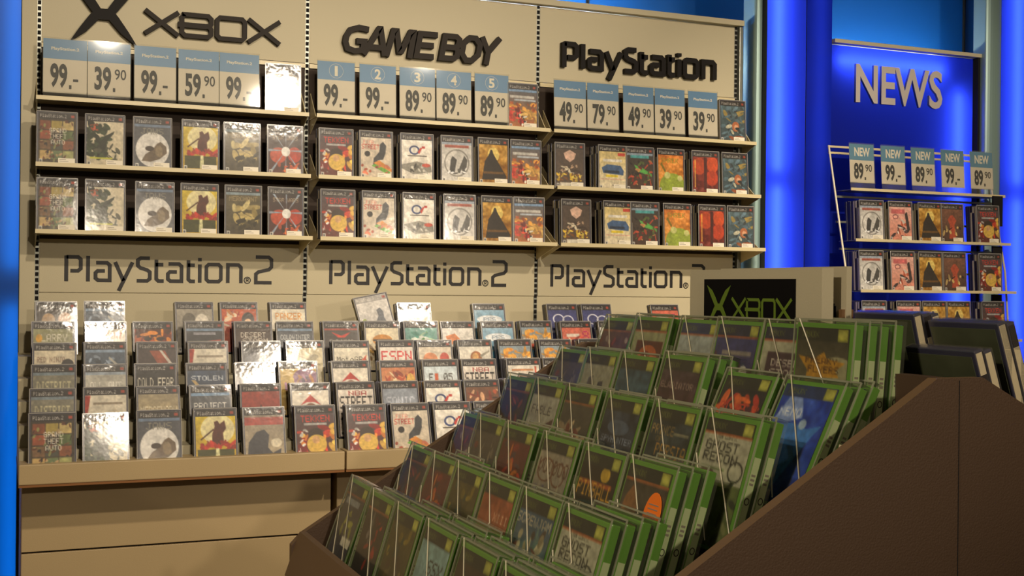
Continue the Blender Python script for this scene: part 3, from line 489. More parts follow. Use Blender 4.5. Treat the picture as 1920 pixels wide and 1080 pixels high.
XB = {
 'star': ('black gold-star-title', xb([('bg', '3a3428', '8a8260'), ('e', .8, .5, .3, .14, '9a9470'), ('p', [(.05, .36), (.35, .4), (.55, .3), (.6, .38), (.95, .42), (.78, .52), (.85, .6), (.5, .62), (.2, .72), (.25, .54)], 'c08a28'), ('t', 'FREAKY', .2, .4, .8, .48, '4a2a14'), ('t', 'FLYERS', .26, .51, .84, .59, '4a2a14'), ('p', [(.1, .98), (.3, .66), (.6, .7), (.95, .6), (.95, .98)], 'a89c7c'), ('p', [(.05, .9), (.2, .72), (.3, .8), (.2, .95)], 'b87020'), ('b', .7, .7, .95, .9, 6, .06, ['4a4030'])])),
 'desertx': ('plum framed-title', xb([('bg', 'b0ac90', 'a8a488'), ('r', .14, .34, 1, .98, '48303a'), ('t', 'DESERT', .25, .46, .95, .56, 'd8ccb8'), ('t', 'STORM', .25, .6, .95, .7, 'd0c4b0'), ('b', .2, .75, .95, .95, 8, .1, ['7a5040', '3a2430'])], 'b85a38', '24243a')),
 'bulldog': ('navy black-and-white-beast', xb([('bg', '2c3c78', '5a2430'), ('b', .0, .5, 1, .95, 16, .14, ['6a2430', '4a1c28']), ('e', .45, .75, .2, .1, 'd8d0c4'), ('e', .78, .68, .1, .1, 'd8d0c4'), ('e', .62, .7, .07, .08, '1a1614'), ('r', .2, .38, .9, .44, '8a8078')], 'b85a30', '202440')),
 'bluewhite': ('blue-and-white', xb([('bg', 'a0a8a4', 'a8a89c'), ('t', 'OFFROAD', .2, .48, .8, .55, '5a4440')], 'b8643c', '28345c')),
 'fiery': ('orange fire-window', xb([('bg', '9a9a70', '8a8a64'), ('r', .15, .34, .95, .98, '5a2418'), ('e', .55, .62, .3, .2, 'c8622c'), ('e', .5, .6, .14, .09, '8a3018')], 'b85a30')),
 'bikes': ('rust-brown bikers', xb([('bg', '6a4a38', '5a3428'), ('b', .05, .3, .95, .95, 30, .1, ['8a3c28', 'a89078', '3a2a24', '6a2418'])], 'b06030')),
 'ocean': ('bright-blue ocean', xb([('bg', '2448b0', '1a3a98'), ('n', .15), ('p', [(.02, .5), (.1, .34), (.2, .12), (.38, .1), (.5, .3), (.55, .42), (.3, .5)], '88a0d8'), ('t', 'NEMO', .08, .34, .5, .45, 'e4e8f0'), ('p', [(.0, .56), (.4, .5), (.7, .55), (.95, .48), (.85, .62), (.7, .9), (.4, .98), (.0, .75)], '3c7cc8'), ('e', .6, .5, .07, .06, 'a8c0d8')], None, '26345c')),
 'stunt': ('black red-stunt-title', xb([('bg', '242024', '3a3038'), ('b', .05, .3, .95, .7, 26, .12, ['b03428', 'd06030', '4a2030', 'c8482c']), ('t', 'PUMP 2', .1, .4, .95, .55, 'd0442c'), ('b', .2, .7, .9, .9, 8, .1, ['4a7a30', '2a2a34', 'a8a090'])])),
 'gladiator': ('maroon gladiator-title', xb([('bg', '3a2c30', '5a1c24'), ('n', .12), ('t', 'GLADIATOR', .05, .36, .9, .46, 'a08878'), ('b', .3, .6, .8, .95, 7, .12, ['6a5448', '4a1820'])])),
 'tealblue': ('teal ice', xb([('bg', '2c4450', '305c6c'), ('n', .15), ('e', .8, .75, .14, .16, 'a8b4b0'), ('t', 'RAZE', .05, .8, .5, .9, '90a0a8')])),
 'beigefig': ('beige twin-figures', xb([('bg', '9a967c', '8a8670'), ('p', [(.2, .95), (.25, .4), (.4, .35), (.45, .95)], '5a5450'), ('p', [(.55, .95), (.6, .45), (.75, .42), (.8, .95)], '3c383c'), ('b', .1, .6, .9, .95, 7, .1, ['7a5040'])])),
 'ghost': ('grey bold-title soldier', xb([('bg', 'b4b096', 'a8a488'), ('t', 'TOM CLANCYS', .3, .23, .7, .27, '4a4638'), ('t', 'GHOST', .1, .3, .78, .42, '1e1c18'), ('t', 'RECON', .1, .44, .8, .56, '1e1c18'), ('ring', .82, .6, .15, .12, '1e1c18', .7), ('e', .25, .68, .16, .07, '5a4030'), ('r', .1, .59, .6, .62, '7a8a58'), ('r', 0, .76, 1, 1, '5c6434'), ('b', .2, .75, .95, 1, 8, .12, ['3a3c28', '6a6a40'])], 'b85c2c')),
 'persia': ('dark-teal gold-title', xb([('bg', '2c3438', '24302e'), ('n', .14), ('t', 'PRINCE', .05, .26, .6, .38, 'a08048'), ('t', 'OF', .2, .41, .36, .48, '8a6c38'), ('t', 'PERSIA', .25, .5, .97, .66, 'b08238'), ('r', .6, .3, .95, .33, '8a8468'), ('b', .3, .7, .8, .95, 8, .12, ['a87030', '4a3a28'])])),
 'spy': ('midnight-blue agent', xb([('bg', '28303c', '202a44'), ('n', .14), ('t', 'SPYHUNTER', .1, .56, .95, .65, '9098a8'), ('t', '2', .45, .68, .58, .76, '9098a8'), ('e', .5, .4, .3, .1, '4a5668')])),
 'photo': ('dark car-photo', xb([('bg', '4a4438', '3a342c'), ('b', .1, .5, .95, .8, 10, .14, ['8a7458', '6a2c24', 'a8906c'])], 'b06030')),
 'script': ('bone ink-script', xb([('bg', 'a8a490', '9a9684'), ('t', 'FABLE', .1, .36, .8, .5, '4a4440'), ('p', [(.2, .95), (.5, .7), (.95, .5), (.95, .95)], '4a2a24')])),
 'arena': ('grey-brown arena', xb([('bg', '5a5044', '4a4238'), ('b', .1, .3, .9, .9, 20, .1, ['3a342c', '8a7c64', '6a3a2c'])])),
 'fighter': ('brown robed-fighter', xb([('bg', '4a4034', '3a3026'), ('n', .12), ('p', [(.0, .9), (.1, .4), (.25, .22), (.4, .4), (.45, .9)], '8a5c34'), ('b', .2, .7, .9, .95, 8, .07, ['c0a030', '7a6040'])], 'c86a30')),
 'pinball': ('black yellow-title', xb([('bg', '241c18', '3a2418'), ('e', .68, .25, .12, .09, 'c8a030'), ('r', .05, .36, .9, .42, 'a85024'), ('t', 'PINBALL', .03, .4, .95, .6, 'd8a030'), ('e', .45, .74, .4, .12, '2c3a38'), ('p', [(0, .7), (.3, .8), (.8, .82), (.95, .9), (0, .98)], 'a04a24')])),
 'swirls': ('pale curly-title', xb([('bg', '9c9078', '8c8072'), ('t', 'VOODOO', .06, .3, .95, .5, '5a3424'), ('ring', .3, .42, .25, .16, '6a3c28', .75), ('ring', .7, .45, .2, .16, '6a3c28', .75), ('b', .1, .65, .9, .95, 12, .12, ['7a6c80', 'b0a488', '4a4040'])])),
 'golddark': ('dark-gold relief', xb([('bg', '5a4c20', '3a3424'), ('b', .1, .2, .9, .6, 14, .12, ['8a7428', '4a4020', '3a4434']), ('b', .1, .6, .9, .95, 14, .1, ['4a3424', '6a5a30'])])),
 'copper': ('copper-orange', xb([('bg', 'a04c2c', '8a5c34'), ('n', .1), ('t', 'XIII', .5, .4, .95, .52, 'd0a080'), ('r', .05, .7, .9, .74, 'b88850')])),
 'jam': ('blue-title crowd', xb([('bg', '34506c', '7c7a5c'), ('t', 'SCREWJAM', .0, .24, .95, .36, 'c0b090'), ('b', .0, .4, 1, 1, 46, .1, ['8a7c5c', 'b0a480', '6a3c30', '587068', '4a3c34'])])),
 'crimson': ('crimson-and-orange', xb([('bg', '6a2420', '4a2420'), ('b', .1, .2, .9, .95, 24, .12, ['a83420', 'c86a2c', '4a3038', '8a2c24'])])),
 'duskred': ('dark smoky-red', xb([('bg', '2e2a2c', '3a2020'), ('b', .1, .3, .9, .95, 18, .11, ['6a2a20', '3a3a3c', '8a4028'])], 'a05030')),
 'yellowbloom': ('charcoal yellow-bloom', xb([('bg', '3c3838', '46424a'), ('r', .1, .24, .8, .34, '8a8c88'), ('b', .3, .45, .8, .75, 7, .1, ['a09c40', '8a8838']), ('r', .5, .82, .95, .96, 'd8d0b8')], 'a85830')),
 'mint': ('pale-teal black-title', xb([('bg', '8aa8a0', '7c9a98'), ('t', 'SSX', .4, .4, .9, .58, '20201e')])),
 'rednight': ('black red-night', xb([('bg', '3a2c28', '1e1616'), ('b', .2, .3, .8, .95, 18, .11, ['5a2020', 'a82c20', '2a2024', '6a6058'])], 'b86030')),
 'ember': ('brown ember', xb([('bg', '3a2a20', '5a3a24'), ('b', .1, .5, .9, .95, 12, .12, ['a85a2c', 'c87838', '3a2c20'])])),
}
_art = {}
_quad = None
def art_mesh(key):
    if key in _art: return _art[key]
    global _quad
    xbx = key in XB; ops = XB[key][1] if xbx else PS[key][1]
    im = paint(ops, sum(ord(c)*(i+1) for i, c in enumerate(key)) % 9973)
    im = im.reshape(NZ, SS, NX, SS, 3).mean((1, 3))
    lo = np.where(im <= .04045, im/12.92, ((im+.055)/1.055)**2.4)
    xs = (np.arange(NX)/(NX-1)-.5)*.1255; zs = .1865 - np.arange(NZ)/(NZ-1)*.183
    if xbx: xs = (np.arange(NX)/(NX-1)-.5)*.119 - .003; zs = .180 - np.arange(NZ)/(NZ-1)*.174
    X, Z = np.meshgrid(xs, zs); co = np.stack([X, np.full_like(X, -.0008), Z], -1).reshape(-1, 3)
    i = np.arange((NZ-1)*(NX-1)); r = i//(NX-1); c = i % (NX-1); a = r*NX+c
    quads = np.stack([a, a+NX, a+NX+1, a+1], 1)
    me = bpy.data.meshes.new('cover_sheet'); me.vertices.add(len(co)); me.vertices.foreach_set('co', co.ravel().astype('f'))
    me.loops.add(quads.size); me.loops.foreach_set('vertex_index', quads.ravel().astype('i'))
    me.polygons.add(len(quads)); me.polygons.foreach_set('loop_start', np.arange(len(quads), dtype='i')*4)
    ca = me.color_attributes.new('print', 'FLOAT_COLOR', 'POINT')
    ca.data.foreach_set('color', np.concatenate([lo.reshape(-1, 3), np.ones((len(co), 1))], 1).ravel().astype('f'))
    me.materials.append(M['print']); me.update(calc_edges=True); me.validate()
    _art[key] = me; return me

# ------------------------------------------------------------------ game cases
W2, CH, CT = .0675, .190, .0145
ps_shell = MB().box(-W2, W2, 0, .014, 0, CH, 'ps_case').mesh('game_case', .0016)
ps_wrap = MB().box(-W2-.0008, W2+.0008, -.0022, .0138, -.0002, CH+.0015, 'wrap').mesh('shrink_wrap', .0022)
_m = MB()
for sx in (-1, 1): _m.box(sx*W2-.0012+.0004*sx, sx*W2+.0012+.0004*sx, -.0030, -.0010, 0, CH+.001, 'wrap_rim')
_m.box(-W2, W2, -.0030, -.0010, CH-.001, CH+.0022, 'wrap_rim')
ps_rim = _m.mesh('wrap_edges')
def _spine(col, top):
    mb = MB().box(-W2-.0008, -W2+.0002, .002, .0122, .004, .155, col).box(-W2-.0008, -W2+.0002, .002, .0122, .155, .186, top)
    return mb.mesh('spine_label')
ps_spines = [_spine('label_cream', 'label_dark'), _spine('label_dark', 'label_cream'), _spine('label_cream', 'label_cream')]
mb = MB().box(.004, .060, -.0026, -.0012, .004, .026, 'sticker')
for k in range(3): mb.box(.008, .046-.008*k, -.0029, -.0024, .008+.006*k, .0095+.006*k, 'sticker_ink')
ps_sticker = mb.mesh('price_sticker')

xb_shell = MB().box(-W2, W2, 0, .014, 0, .187, 'xb_case').mesh('green_game_case', .002)
xb_spine_mb = MB().box(W2-.0002, W2+.0006, .002, .0122, .004, .138, 'label')
ring = [(.0071+.0042*math.cos(t*math.pi/5), .078+.0052*math.sin(t*math.pi/5)) for t in range(10)]
def ring_on_side(mbx, ring, wd, x0, x1, m):
    n = len(ring); cy = sum(p[0] for p in ring)/n; cz = sum(p[1] for p in ring)/n; b = len(mbx.v); k = mbx.mi(m)
    for (y, z) in ring:
        d = Vector((y-cy, z-cz)); e = d*(1-wd/d.length); mbx.v += [(x1, y, z), (x1, cy+e.x, cz+e.y)]
    for i in range(n):
        j = (i+1) % n; mbx.f.append((b+2*i, b+2*j, b+2*j+1, b+2*i+1)); mbx.m.append(k)
ring_on_side(xb_spine_mb, ring, .0014, 0, W2+.0009, 'ink')
for z in (.100, .106, .112, .022, .032, .042): xb_spine_mb.box(W2+.0005, W2+.0009, .004, .0102, z, z+.003, 'sticker_ink')
xb_spine = xb_spine_mb.mesh('spine_label')
mb = MB(); a, t_, b_ = W2+.0022, .0185, -.0028
mb.v += [(-a, b_, 0), (a, b_, 0), (a, t_-.001, 0), (-a, t_-.001, 0), (-a, b_, .1925), (a, b_, .1925), (a, t_-.001, .1925), (-a, t_-.001, .1925)]
k = mb.mi('sleeve'); kr = mb.mi('sleeve_rim')
for q, kk in (((0, 1, 5, 4), k), ((1, 2, 6, 5), k), ((3, 0, 4, 7), k), ((4, 5, 6, 7), kr)): mb.f.append(q); mb.m.append(kk)
for sx in (-a, a):
    mb.box(sx-.0013, sx+.0013, b_-.0004, b_+.0012, 0, .1925, 'sleeve_rim')
mb.box(-a, a, b_-.0004, b_+.0012, .1905, .1931, 'sleeve_rim')
xb_sleeve = mb.mesh('protective_sleeve')
def line_mesh(x0, z0, x1, z1):
    return MB().tube((x0, -.0036, z0), (x1, -.0036, z1), .0009, 'pale_line', 6).mesh('slanted_line')  # thin pale line laid diagonally over the case front
slant_meshes = [line_mesh(-.058, .192, .066, .028), line_mesh(-.066, .125, .012, .012)]
sticker_o = MB()
c = [(.036+.022*math.cos(t*math.pi/12), .118+.033*math.sin(t*math.pi/12)) for t in range(24)]
sticker_o.prism(c, -.0046, -.0036, 'orange')
for q in range(7): sticker_o.box(.036-.013, .036+.013, -.0049, -.0045, .097+.006*q, .0985+.006*q, 'sticker_ink')
sticker_o = sticker_o.mesh('promotional_sticker')

ORD = ['front', 'second back', 'third back', 'fourth back', 'fifth back', 'sixth back', 'seventh back', 'eighth back']
NTH = ['first', 'second', 'third', 'fourth', 'fifth', 'sixth', 'seventh', 'eighth', 'ninth', 'tenth', 'eleventh', 'twelfth', 'thirteenth', 'fourteenth']
REAR = []      # rearmost copies beyond the ~300 that show largest
def ps_stack(x, y, z, key, n, lean, where, group, yaw=0.0, sticker=True, roll=0.0, jitter=.0016, spread=.0155, keep=99):
    for k in range(n):
        jx = random.uniform(-jitter, jitter) if k else 0; jz = random.uniform(-.002, .001) if k else 0
        off = Matrix.Rotation(yaw, 3, 'Z') @ Vector((jx - k*.0006, k*spread, jz))
        if k >= keep:
            REAR.append(Matrix.Translation((x+off.x, y+off.y, z+off.z)) @ Matrix.Rotation(yaw, 4, 'Z') @ Matrix.Rotation(-R(lean), 4, 'X')); continue
        o = link('game_case', ps_shell, None, (x+off.x, y+off.y, z+off.z), (-R(lean), roll, yaw))
        tag(o, f"{PS[key][0]} cover case, {ORD[k]}, {where}", 'game case', group)
        if k == 0:
            link('cover_sheet', art_mesh(key), o); link('shrink_wrap', ps_wrap, o); link('wrap_edges', ps_rim, o)
            if sticker: link('price_sticker', ps_sticker, o)
        link('spine_label', ps_spines[(len(key)+k*(1+len(key) % 2)) % 3], o)
def xb_stack(x, y, z, key, n, lean, where, group, yaw=-math.pi/2, mark=None, tilt=0.0, spread=.0225):
    for k in range(n):
        off = Matrix.Rotation(yaw, 3, 'Z') @ Vector((random.uniform(-.002, .002) if k else 0, k*spread, random.uniform(-.003, .0) if k else 0))
        o = link('green_game_case', xb_shell, None, (x+off.x, y+off.y, z+off.z), (-R(lean), tilt, yaw+(random.uniform(-.006, .006) if k else 0)))
        tag(o, f"{XB[key][0]} green case, {ORD[k]}, {where}", 'game case', group)
        link('cover_sheet', art_mesh(key), o); link('spine_label', xb_spine, o); link('protective_sleeve', xb_sleeve, o)
        if k == 0:
            link('slanted_line', slant_meshes[0], o)
            if len(key) % 2: link('slanted_line', slant_meshes[1], o)
            if mark: link('promotional_sticker', sticker_o, o)['label'] = 'orange oval sticker'
        if mark is None and k == 0: pass

# ------------------------------------------------------------------ setting
struct(MB().box(-3, 9, -3, 7, -.1, 0, 'floor').build('floor'))
struct(MB().box(-3, 9, -3, 7, 3.6, 3.7, 'ceiling').build('ceiling'))
wb = struct(MB().box(-3, 9, 5.35, 5.45, 0, 3.6, 'back_blue').build('wall_back'))
struct(MB().box(2.60, 2.612, 5.335, 5.35, 2.0, 3.6, 'dark_gap').build('trim_1'))
struct(MB().box(4.93, 4.938, 5.335, 5.35, 2.0, 3.6, 'dark_gap').build('trim_2'))
struct(MB().box(-3, -.104, 4.74, 4.80, 0, 3.6, 'beige_counter').build('wall_left'))
# hidden lamp battens on the back wall, washing it blue above the displays
def tube_lamp(name, p0, p1, label, m='tube', r=.013):
    o = MB().tube(p0, p1, r, m, 12).build(name); tag(o, label, 'fluorescent lamp')
    for x in (p0[0], p1[0]-.02): MB().box(x, x+.02, p0[1], 5.35, p0[2]-.02, p0[2]+.02, 'grey_metal').build('lamp_holder', o)
    return o
tube_lamp('fluorescent_tube', (1.3, 5.22, 2.62), (2.75, 5.22, 2.62), 'white fluorescent tube washing the blue wall behind the wide display', 'tube_wall')
tube_lamp('fluorescent_tube', (3.75, 5.22, 2.62), (4.75, 5.22, 2.62), 'white fluorescent tube behind the top rail of the news display', 'tube_wall', .006)

# ------------------------------------------------------------------ wide wall display: three bays
PX = [.12, 1.108, 2.104, 3.092]
BAY = ['left', 'middle', 'right']
WL = 4.79
for b in range(3):
    x0, x1 = PX[b]+.008, PX[b+1]-.008
    e = empty('display_bay', ((x0+x1)/2, WL, 0)); ox = (x0+x1)/2
    tag(e, ('beige wall bay with charcoal crossed logo and four letter word on top', 'beige wall bay with slanted two word charcoal sign on top', 'beige wall bay with single long charcoal word near blue pillar')[b], 'wall display', 'beige wall display bays')
    def P(mb, n, lab=None, bev=0.0):
        o = mb.build(n, e, (-ox, -WL, 0), None, bev)
        if lab: o['label'] = lab
        return o
    P(MB().box(x0, x1, WL, WL+.02, 2.378, 2.70, 'beige'), 'upper_panel')
    P(MB().box(x0, x1, WL-.008, WL+.012, 2.358, 2.374, 'cream_metal'), 'rail')
    P(MB().box(x0, x1, WL+.002, WL+.02, 1.66, 2.357, 'dark_back'), 'rear_panel', 'dark brown panel behind shelves')
    P(MB().box(x0, x1, WL-.004, WL+.018, 1.466, 1.66, 'beige'), 'name_panel')
    P(MB().box(x0, x1, WL+.002, WL+.02, .90, 1.466, 'beige'), 'lower_panel')
    u = .0945
    P(station(MB(), (.214, 1.205, 2.171)[b], 1.506, u, .145, WL-.0052, WL-.0035, 'ink', None, True), 'printed_lettering', 'black printed words and numeral')
    if b == 0:
        P(xbox_word(MB(), .486, 2.438, .0885, .19, WL-.022, WL-.001, 'letter', 'letter_side'), 'raised_lettering', 'charcoal raised letters')
        P(big_x(MB(), .342, 2.50, .118, WL-.024, WL-.001, 'letter_side', 'letter_side'), 'crossed_logo', 'black crossed emblem')
    if b == 1:
        P(game_boy(MB(), 1.238, 2.428, .117, .195, WL-.024, WL-.001, 'letter', 'letter_side'), 'raised_lettering', 'charcoal slanted raised letters')
    if b == 2:
        P(station(MB(), 2.210, 2.448, .105, .20, WL-.024, WL-.001, 'letter_side', 'letter_side', False, 1.06), 'raised_lettering', 'black raised letters')
# right end panel strip, top rail, slotted uprights
tag(MB().box(3.10, 3.118, WL-.02, WL+.03, .0, 2.70, 'grey_metal').build('end_upright', bevel=.002), 'grey steel end upright closing the right wall bay', 'upright')
tag(MB().box(.06, 3.118, WL-.03, WL+.03, 2.703, 2.728, 'beige').build('top_rail', bevel=.002), 'beige rail along the top of the three wall bays', 'rail')
for i, x in enumerate(PX[:3]+[PX[3]]):
    mb = MB().box(x-.0075, x+.0075, WL+.001, WL+.02, .9, 2.70, 'grey_metal')
    z = .93
    while z < 2.69:
        mb.box(x-.0055, x+.0055, WL-.002, WL+.0015, z, z+.014, 'dark_gap'); z += .022
    o = mb.build('slotted_upright')
    tag(o, ('slotted steel upright at the left edge beside blue light', 'slotted steel upright between left and middle wall bays', 'slotted steel upright between middle and right wall bays', 'slotted steel upright near right end of wall display')[i], 'upright', 'slotted wall uprights')
tag(MB().box(.060, .112, WL-.03, WL+.03, 0, 2.703, 'beige').build('side_board', bevel=.002), 'narrow beige board closing the left end of wall display', 'panel')

# shelves
LIPS = [(4.66, 2.158), (4.62, 1.918), (4.58, 1.680)]
SPAN = [(.108, 1.088), (1.118, 2.108), (2.124, 3.122)]
RN = ['top', 'middle', 'bottom']
for r, (ly, lz) in enumerate(LIPS):
    for b, (x0, x1) in enumerate(SPAN):
        e = empty('display_shelf', ((x0+x1)/2, ly, lz)); tag(e, f"cream steel {RN[r]} shelf of the {BAY[b]} wall bay", 'shelf', 'cream steel wall shelves')
        loc = (-(x0+x1)/2, -ly, -lz)
        MB().box(x0, x1, ly+.002, 4.785, lz-.006, lz-.003, 'cream_metal').build('tray', e, loc)
        MB().box(x0, x1, ly-.001, ly+.002, lz-.008, lz+.007, 'cream_metal').build('front_lip', e, loc)
        for s, xx in enumerate((x0+.004, x1-.004)):
            MB().xprism([(ly+.004, lz-.008), (4.785, lz-.06), (4.785, lz+.10), (ly+.03, lz-.003), (ly+.004, lz-.003)], xx-.0015, xx+.0015, 'cream_metal').build('bracket', e, loc)

# price tags on the top shelf
def small_ps(x0, x1, z0, z1, y):
    return text_mesh('PlayStation.2', x0, x1, z0, z1, 0, 'white_print', None, .03, 0, y)
def price_tag(x, y, z, w, h, price, header, label, group, hfrac=.34, blue='tag_blue', lean=3.0, foot=.018):
    e = empty('price_tag', (x, y, z)); e.rotation_euler = (-R(lean), 0, 0); tag(e, label, 'price tag', group)
    MB().box(-w/2, w/2, 0, .0016, foot, h, 'white_card').build('card', e)
    MB().xprism([(-.0005, foot+.004), (.0012, foot+.004), (.0008, .012), (-.004, .004), (-.013, .001), (-.013, -.001), (-.006, .001), (-.002, .008)], -w/2, w/2, 'acrylic').build('clear_foot', e)
    MB().box(-w/2, w/2, -.0006, 0, h-h*hfrac, h, blue).build('header', e)
    MB().box(-w/2-.003, w/2+.003, -.0026, -.0018, foot-.004, h+.005, 'acrylic').build('clear_cover', e)
    zb = foot + (h*(1-hfrac)-foot)*.18; zt = foot + (h*(1-hfrac)-foot)*.82
    big, sm = price
    link('price_text', text_mesh(big[:2], -w*.34, w*.05, zb-.004, zt+.006, 0, 'ink', None, .035, 0, -.0012), e)
    MB().box(w*.09, w*.145, -.0013, -.0008, zb-.006, zb+.008, 'ink').build('price_point', e)
    if sm == '-': MB().box(w*.18, w*.30, -.0013, -.0008, (zb+zt)/2-.018, (zb+zt)/2-.009, 'ink').build('price_dash', e)
    else: link('price_text', text_mesh('90', w*.13, w*.40, (zb+zt)/2, zt, 0, 'ink', None, .01, 0, -.0012), e)
    zc = h-h*hfrac/2
    if header == 'ps': link('header_text', small_ps(-w*.32, w*.32, zc-.007, zc+.007, -.0008), e)
    elif header == 'NEW': link('header_text', text_mesh('NEW', -w*.3, w*.34, zc-.02, zc+.022, 0, 'white_print', None, .03, 0, -.0008), e)
    else:
        link('header_text', text_mesh(header, -.013 if header != '1' else -.006, .013 if header != '1' else .006, zc-.02, zc+.02, 0, 'white_print', None, .03, 0, -.0008), e)
        MB().ribbon([(.028*math.cos(t*math.pi/12), zc+.028*math.sin(t*math.pi/12)) for t in range(24)], .001, -.0009, -.0007, 'white_print', None, True).build('header_ring', e)
    return e
T1 = [(.205, '99', '-'), (.355, '39', '90'), (.517, '99', '-'), (.674, '59', '90'), (.824, '99', '-')]
T2 = [(1.198, '99', '-'), (1.366, '99', '-'), (1.530, '89', '90'), (1.685, '89', '90'), (1.850, '89', '90')]
T3 = [(2.205, '49', '90'), (2.360, '79', '90'), (2.531, '49', '90'), (2.686, '39', '90'), (2.853, '39', '90')]
G1 = 'blue and white price tags along the top wall shelf'
for b, TT in enumerate((T1, T2, T3)):
    for i, (x, big, sm) in enumerate(TT):
        pr = f"{big}.-" if sm == '-' else f"{big}.90"
        hd = 'ps' if b != 1 else str(i+1)
        lab = f"blue-topped price tag reading {pr}, {NTH[i]} from left over {BAY[b]} wall bay" if b != 1 else f"blue-topped price tag circled {i+1} reading {pr} on middle wall bay"
        price_tag(x, 4.672, 2.161, .148, .212, (big, sm), hd, lab, G1)

WX = [(.180, .344, .508, .673, .832, .990), (1.192, 1.348, 1.518, 1.687, 1.845, 1.989), (2.190, 2.386, 2.520, 2.673, 2.845, 2.997)]
WK = [('collage', 'splatter', 'shark', 'samurai', 'stone', 'flare'), ('flame', 'street', 'swirl', 'emblem', 'cape', 'racers'), ('crest', 'bluecar', 'tealtitle', 'greenface', 'redface', 'tealcrew')]
WN = [(2, 1, 1, 2, 2, 2), (3, 4, 4, 3, 4, 1), (5, 5, 1, 2, 4, 3)]
for b in range(3):
    for i in range(6):
        for r in (1, 2):
            ly, lz = LIPS[r]; key = WK[b][i]
            jit = random.uniform(-.004, .004); dn = 1 if (r == 2 and WN[b][i] == 2) else 0
            ps_stack(WX[b][i]+jit+(.006 if r == 2 and b == 2 else 0), ly+.012, lz-.002, key, max(1, WN[b][i]-dn), 2.5+random.uniform(-.5, 1.5),
                     f"{NTH[i]} stack, {RN[r]} shelf, {BAY[b]} bay", f"cased games on the {RN[r]} wall shelf", R(random.uniform(-2, 2)))
for b, key in ((0, 'flare'), (1, 'racers'), (2, 'tealcrew')):
    ps_stack(WX[b][5]+(0, .0, .01)[b], 4.674, 2.156, key, 1, (2.5, 3, 3)[b], f"beside tags, top shelf, {BAY[b]} bay", 'cased games on the top wall shelf', R((-.7, 0, 0)[b]))

# ------------------------------------------------------------------ counter with stepped rack
CX = [(.054, 1.054), (1.060, 2.06), (2.066, 3.07)]
for b, (x0, x1) in enumerate(CX):
    e = empty('counter_unit', ((x0+x1)/2, 4.4, 0)); loc = (-(x0+x1)/2, -4.4, 0)
    tag(e, ('beige counter base unit at left beside the blue light panel', 'beige counter base unit partly behind the dark stand', 'beige counter base unit hidden behind green cases of stand')[b], 'counter', 'beige counter base units')
    MB().box(x0, x1, 3.95, 4.04, .892, .953, 'beige_counter').build('front_board', e, loc, None, .003)
    MB().box(x0, x1, 3.953, 4.78, .884, .892, 'under_edge_shade').build('shadow_strip', e, loc)['label'] = 'brown strip coloured as under-edge shadow'
    MB().box(x0+.012, x1-.003, 4.12, 4.78, .656, .884, 'beige_counter').build('upper_drawer_front', e, loc, None, .002)
    MB().box(x0+.012, x1-.003, 4.12, 4.78, .10, .650, 'beige_counter').build('lower_door_front', e, loc, None, .002)
    MB().box(x0+.014, x1-.005, 4.135, 4.77, 0, .884, 'dark_gap').build('carcass', e, loc)
    e2 = empty('stepped_rack', ((x0+x1)/2, 4.3, .90)); loc2 = (-(x0+x1)/2, -4.3, -.90)
    tag(e2, f"beige stepped rack of six tiers on the {('left', 'middle', 'right')[b]} counter unit", 'rack', 'beige stepped racks on the counter')
    for t in range(6):
        yf = 3.955+.108*t; zt = .912+.067*t
        MB().box(x0+.002, x1-.002, yf+(.09 if t == 0 else 0), min(4.775, yf+.109) if t < 5 else 4.775, .893, zt, 'beige').build('tier', e2, loc2)

RACK = {
 5: [(.179, 'faces', 2), (.337, 'steelblue', 2), (.649, 'greyface', 3), (.808, 'manga', 3), (.992, 'panzer', 3), (1.345, 'greyman', -1), (1.484, 'animal', 3), (1.796, 'pill', 2), (2.118, 'navyloop', 3), (2.274, 'navyloop', 3), (2.60, 'pinkred', 2)],
 4: [(.165, 'larry', 3), (.336, 'redword', 3), (.493, 'eye', 2), (.668, 'blackred', 3), (.840, 'desert', 3), (.992, 'winter', 2), (1.166, 'enthusia', 3), (1.322, 'cream', 3), (1.476, 'tealgreen', 3), (1.625, 'whiteorange', 1), (1.790, 'pill', 3), (1.955, 'hawk', 3), (2.130, 'pinkred', 3), (2.30, 'confetti', 3)],
 3: [(.165, 'ninja', 4), (.326, 'steelblue', 4), (.495, 'rays', 2), (.665, 'creamred', 3), (.848, 'planet', 3), (1.006, 'map', 3), (1.174, 'moto', 3), (1.345, 'espn', 2), (1.495, 'family', 3), (1.655, 'mitt', 3), (1.820, 'hawk', 3), (1.990, 'hawk', 3), (2.16, 'framed', 4)],
 2: [(.160, 'ruin', 3), (.320, 'allout', 4), (.477, 'fear', 3), (.644, 'stolen', 3), (.808, 'shine', 3), (.957, 'kaleido', 3), (1.144, 'hood', 3), (1.320, 'beast', 3), (1.480, 'formula', 4), (1.632, 'graffiti', 3), (1.810, 'framed', 4), (1.960, 'confetti', 3), (2.12, 'beast', 3)],
 1: [(.152, 'ruin', 3), (.312, 'creamred', 3), (.476, 'sandtitle', 2), (.642, 'project', 3), (.806, 'scarlet', 3), (.975, 'hood', 3), (1.135, 'graffiti', 3), (1.295, 'silver', 4), (1.452, 'swirl', 4), (1.603, 'brawl', 5), (1.76, 'espn', 4), (1.92, 'brawl', 4)],
 0: [(.150, 'collage', 4), (.305, 'splatter', 2), (.465, 'shark', 2), (.640, 'samurai', 3), (.796, 'horse', 3), (.966, 'flame', 3), (1.141, 'flame', 3), (1.298, 'street', 3), (1.450, 'swirl', 4), (1.60, 'emblem', 3), (1.76, 'cape', 3)],
}
TN = ['front', 'second', 'third', 'fourth', 'fifth', 'back']
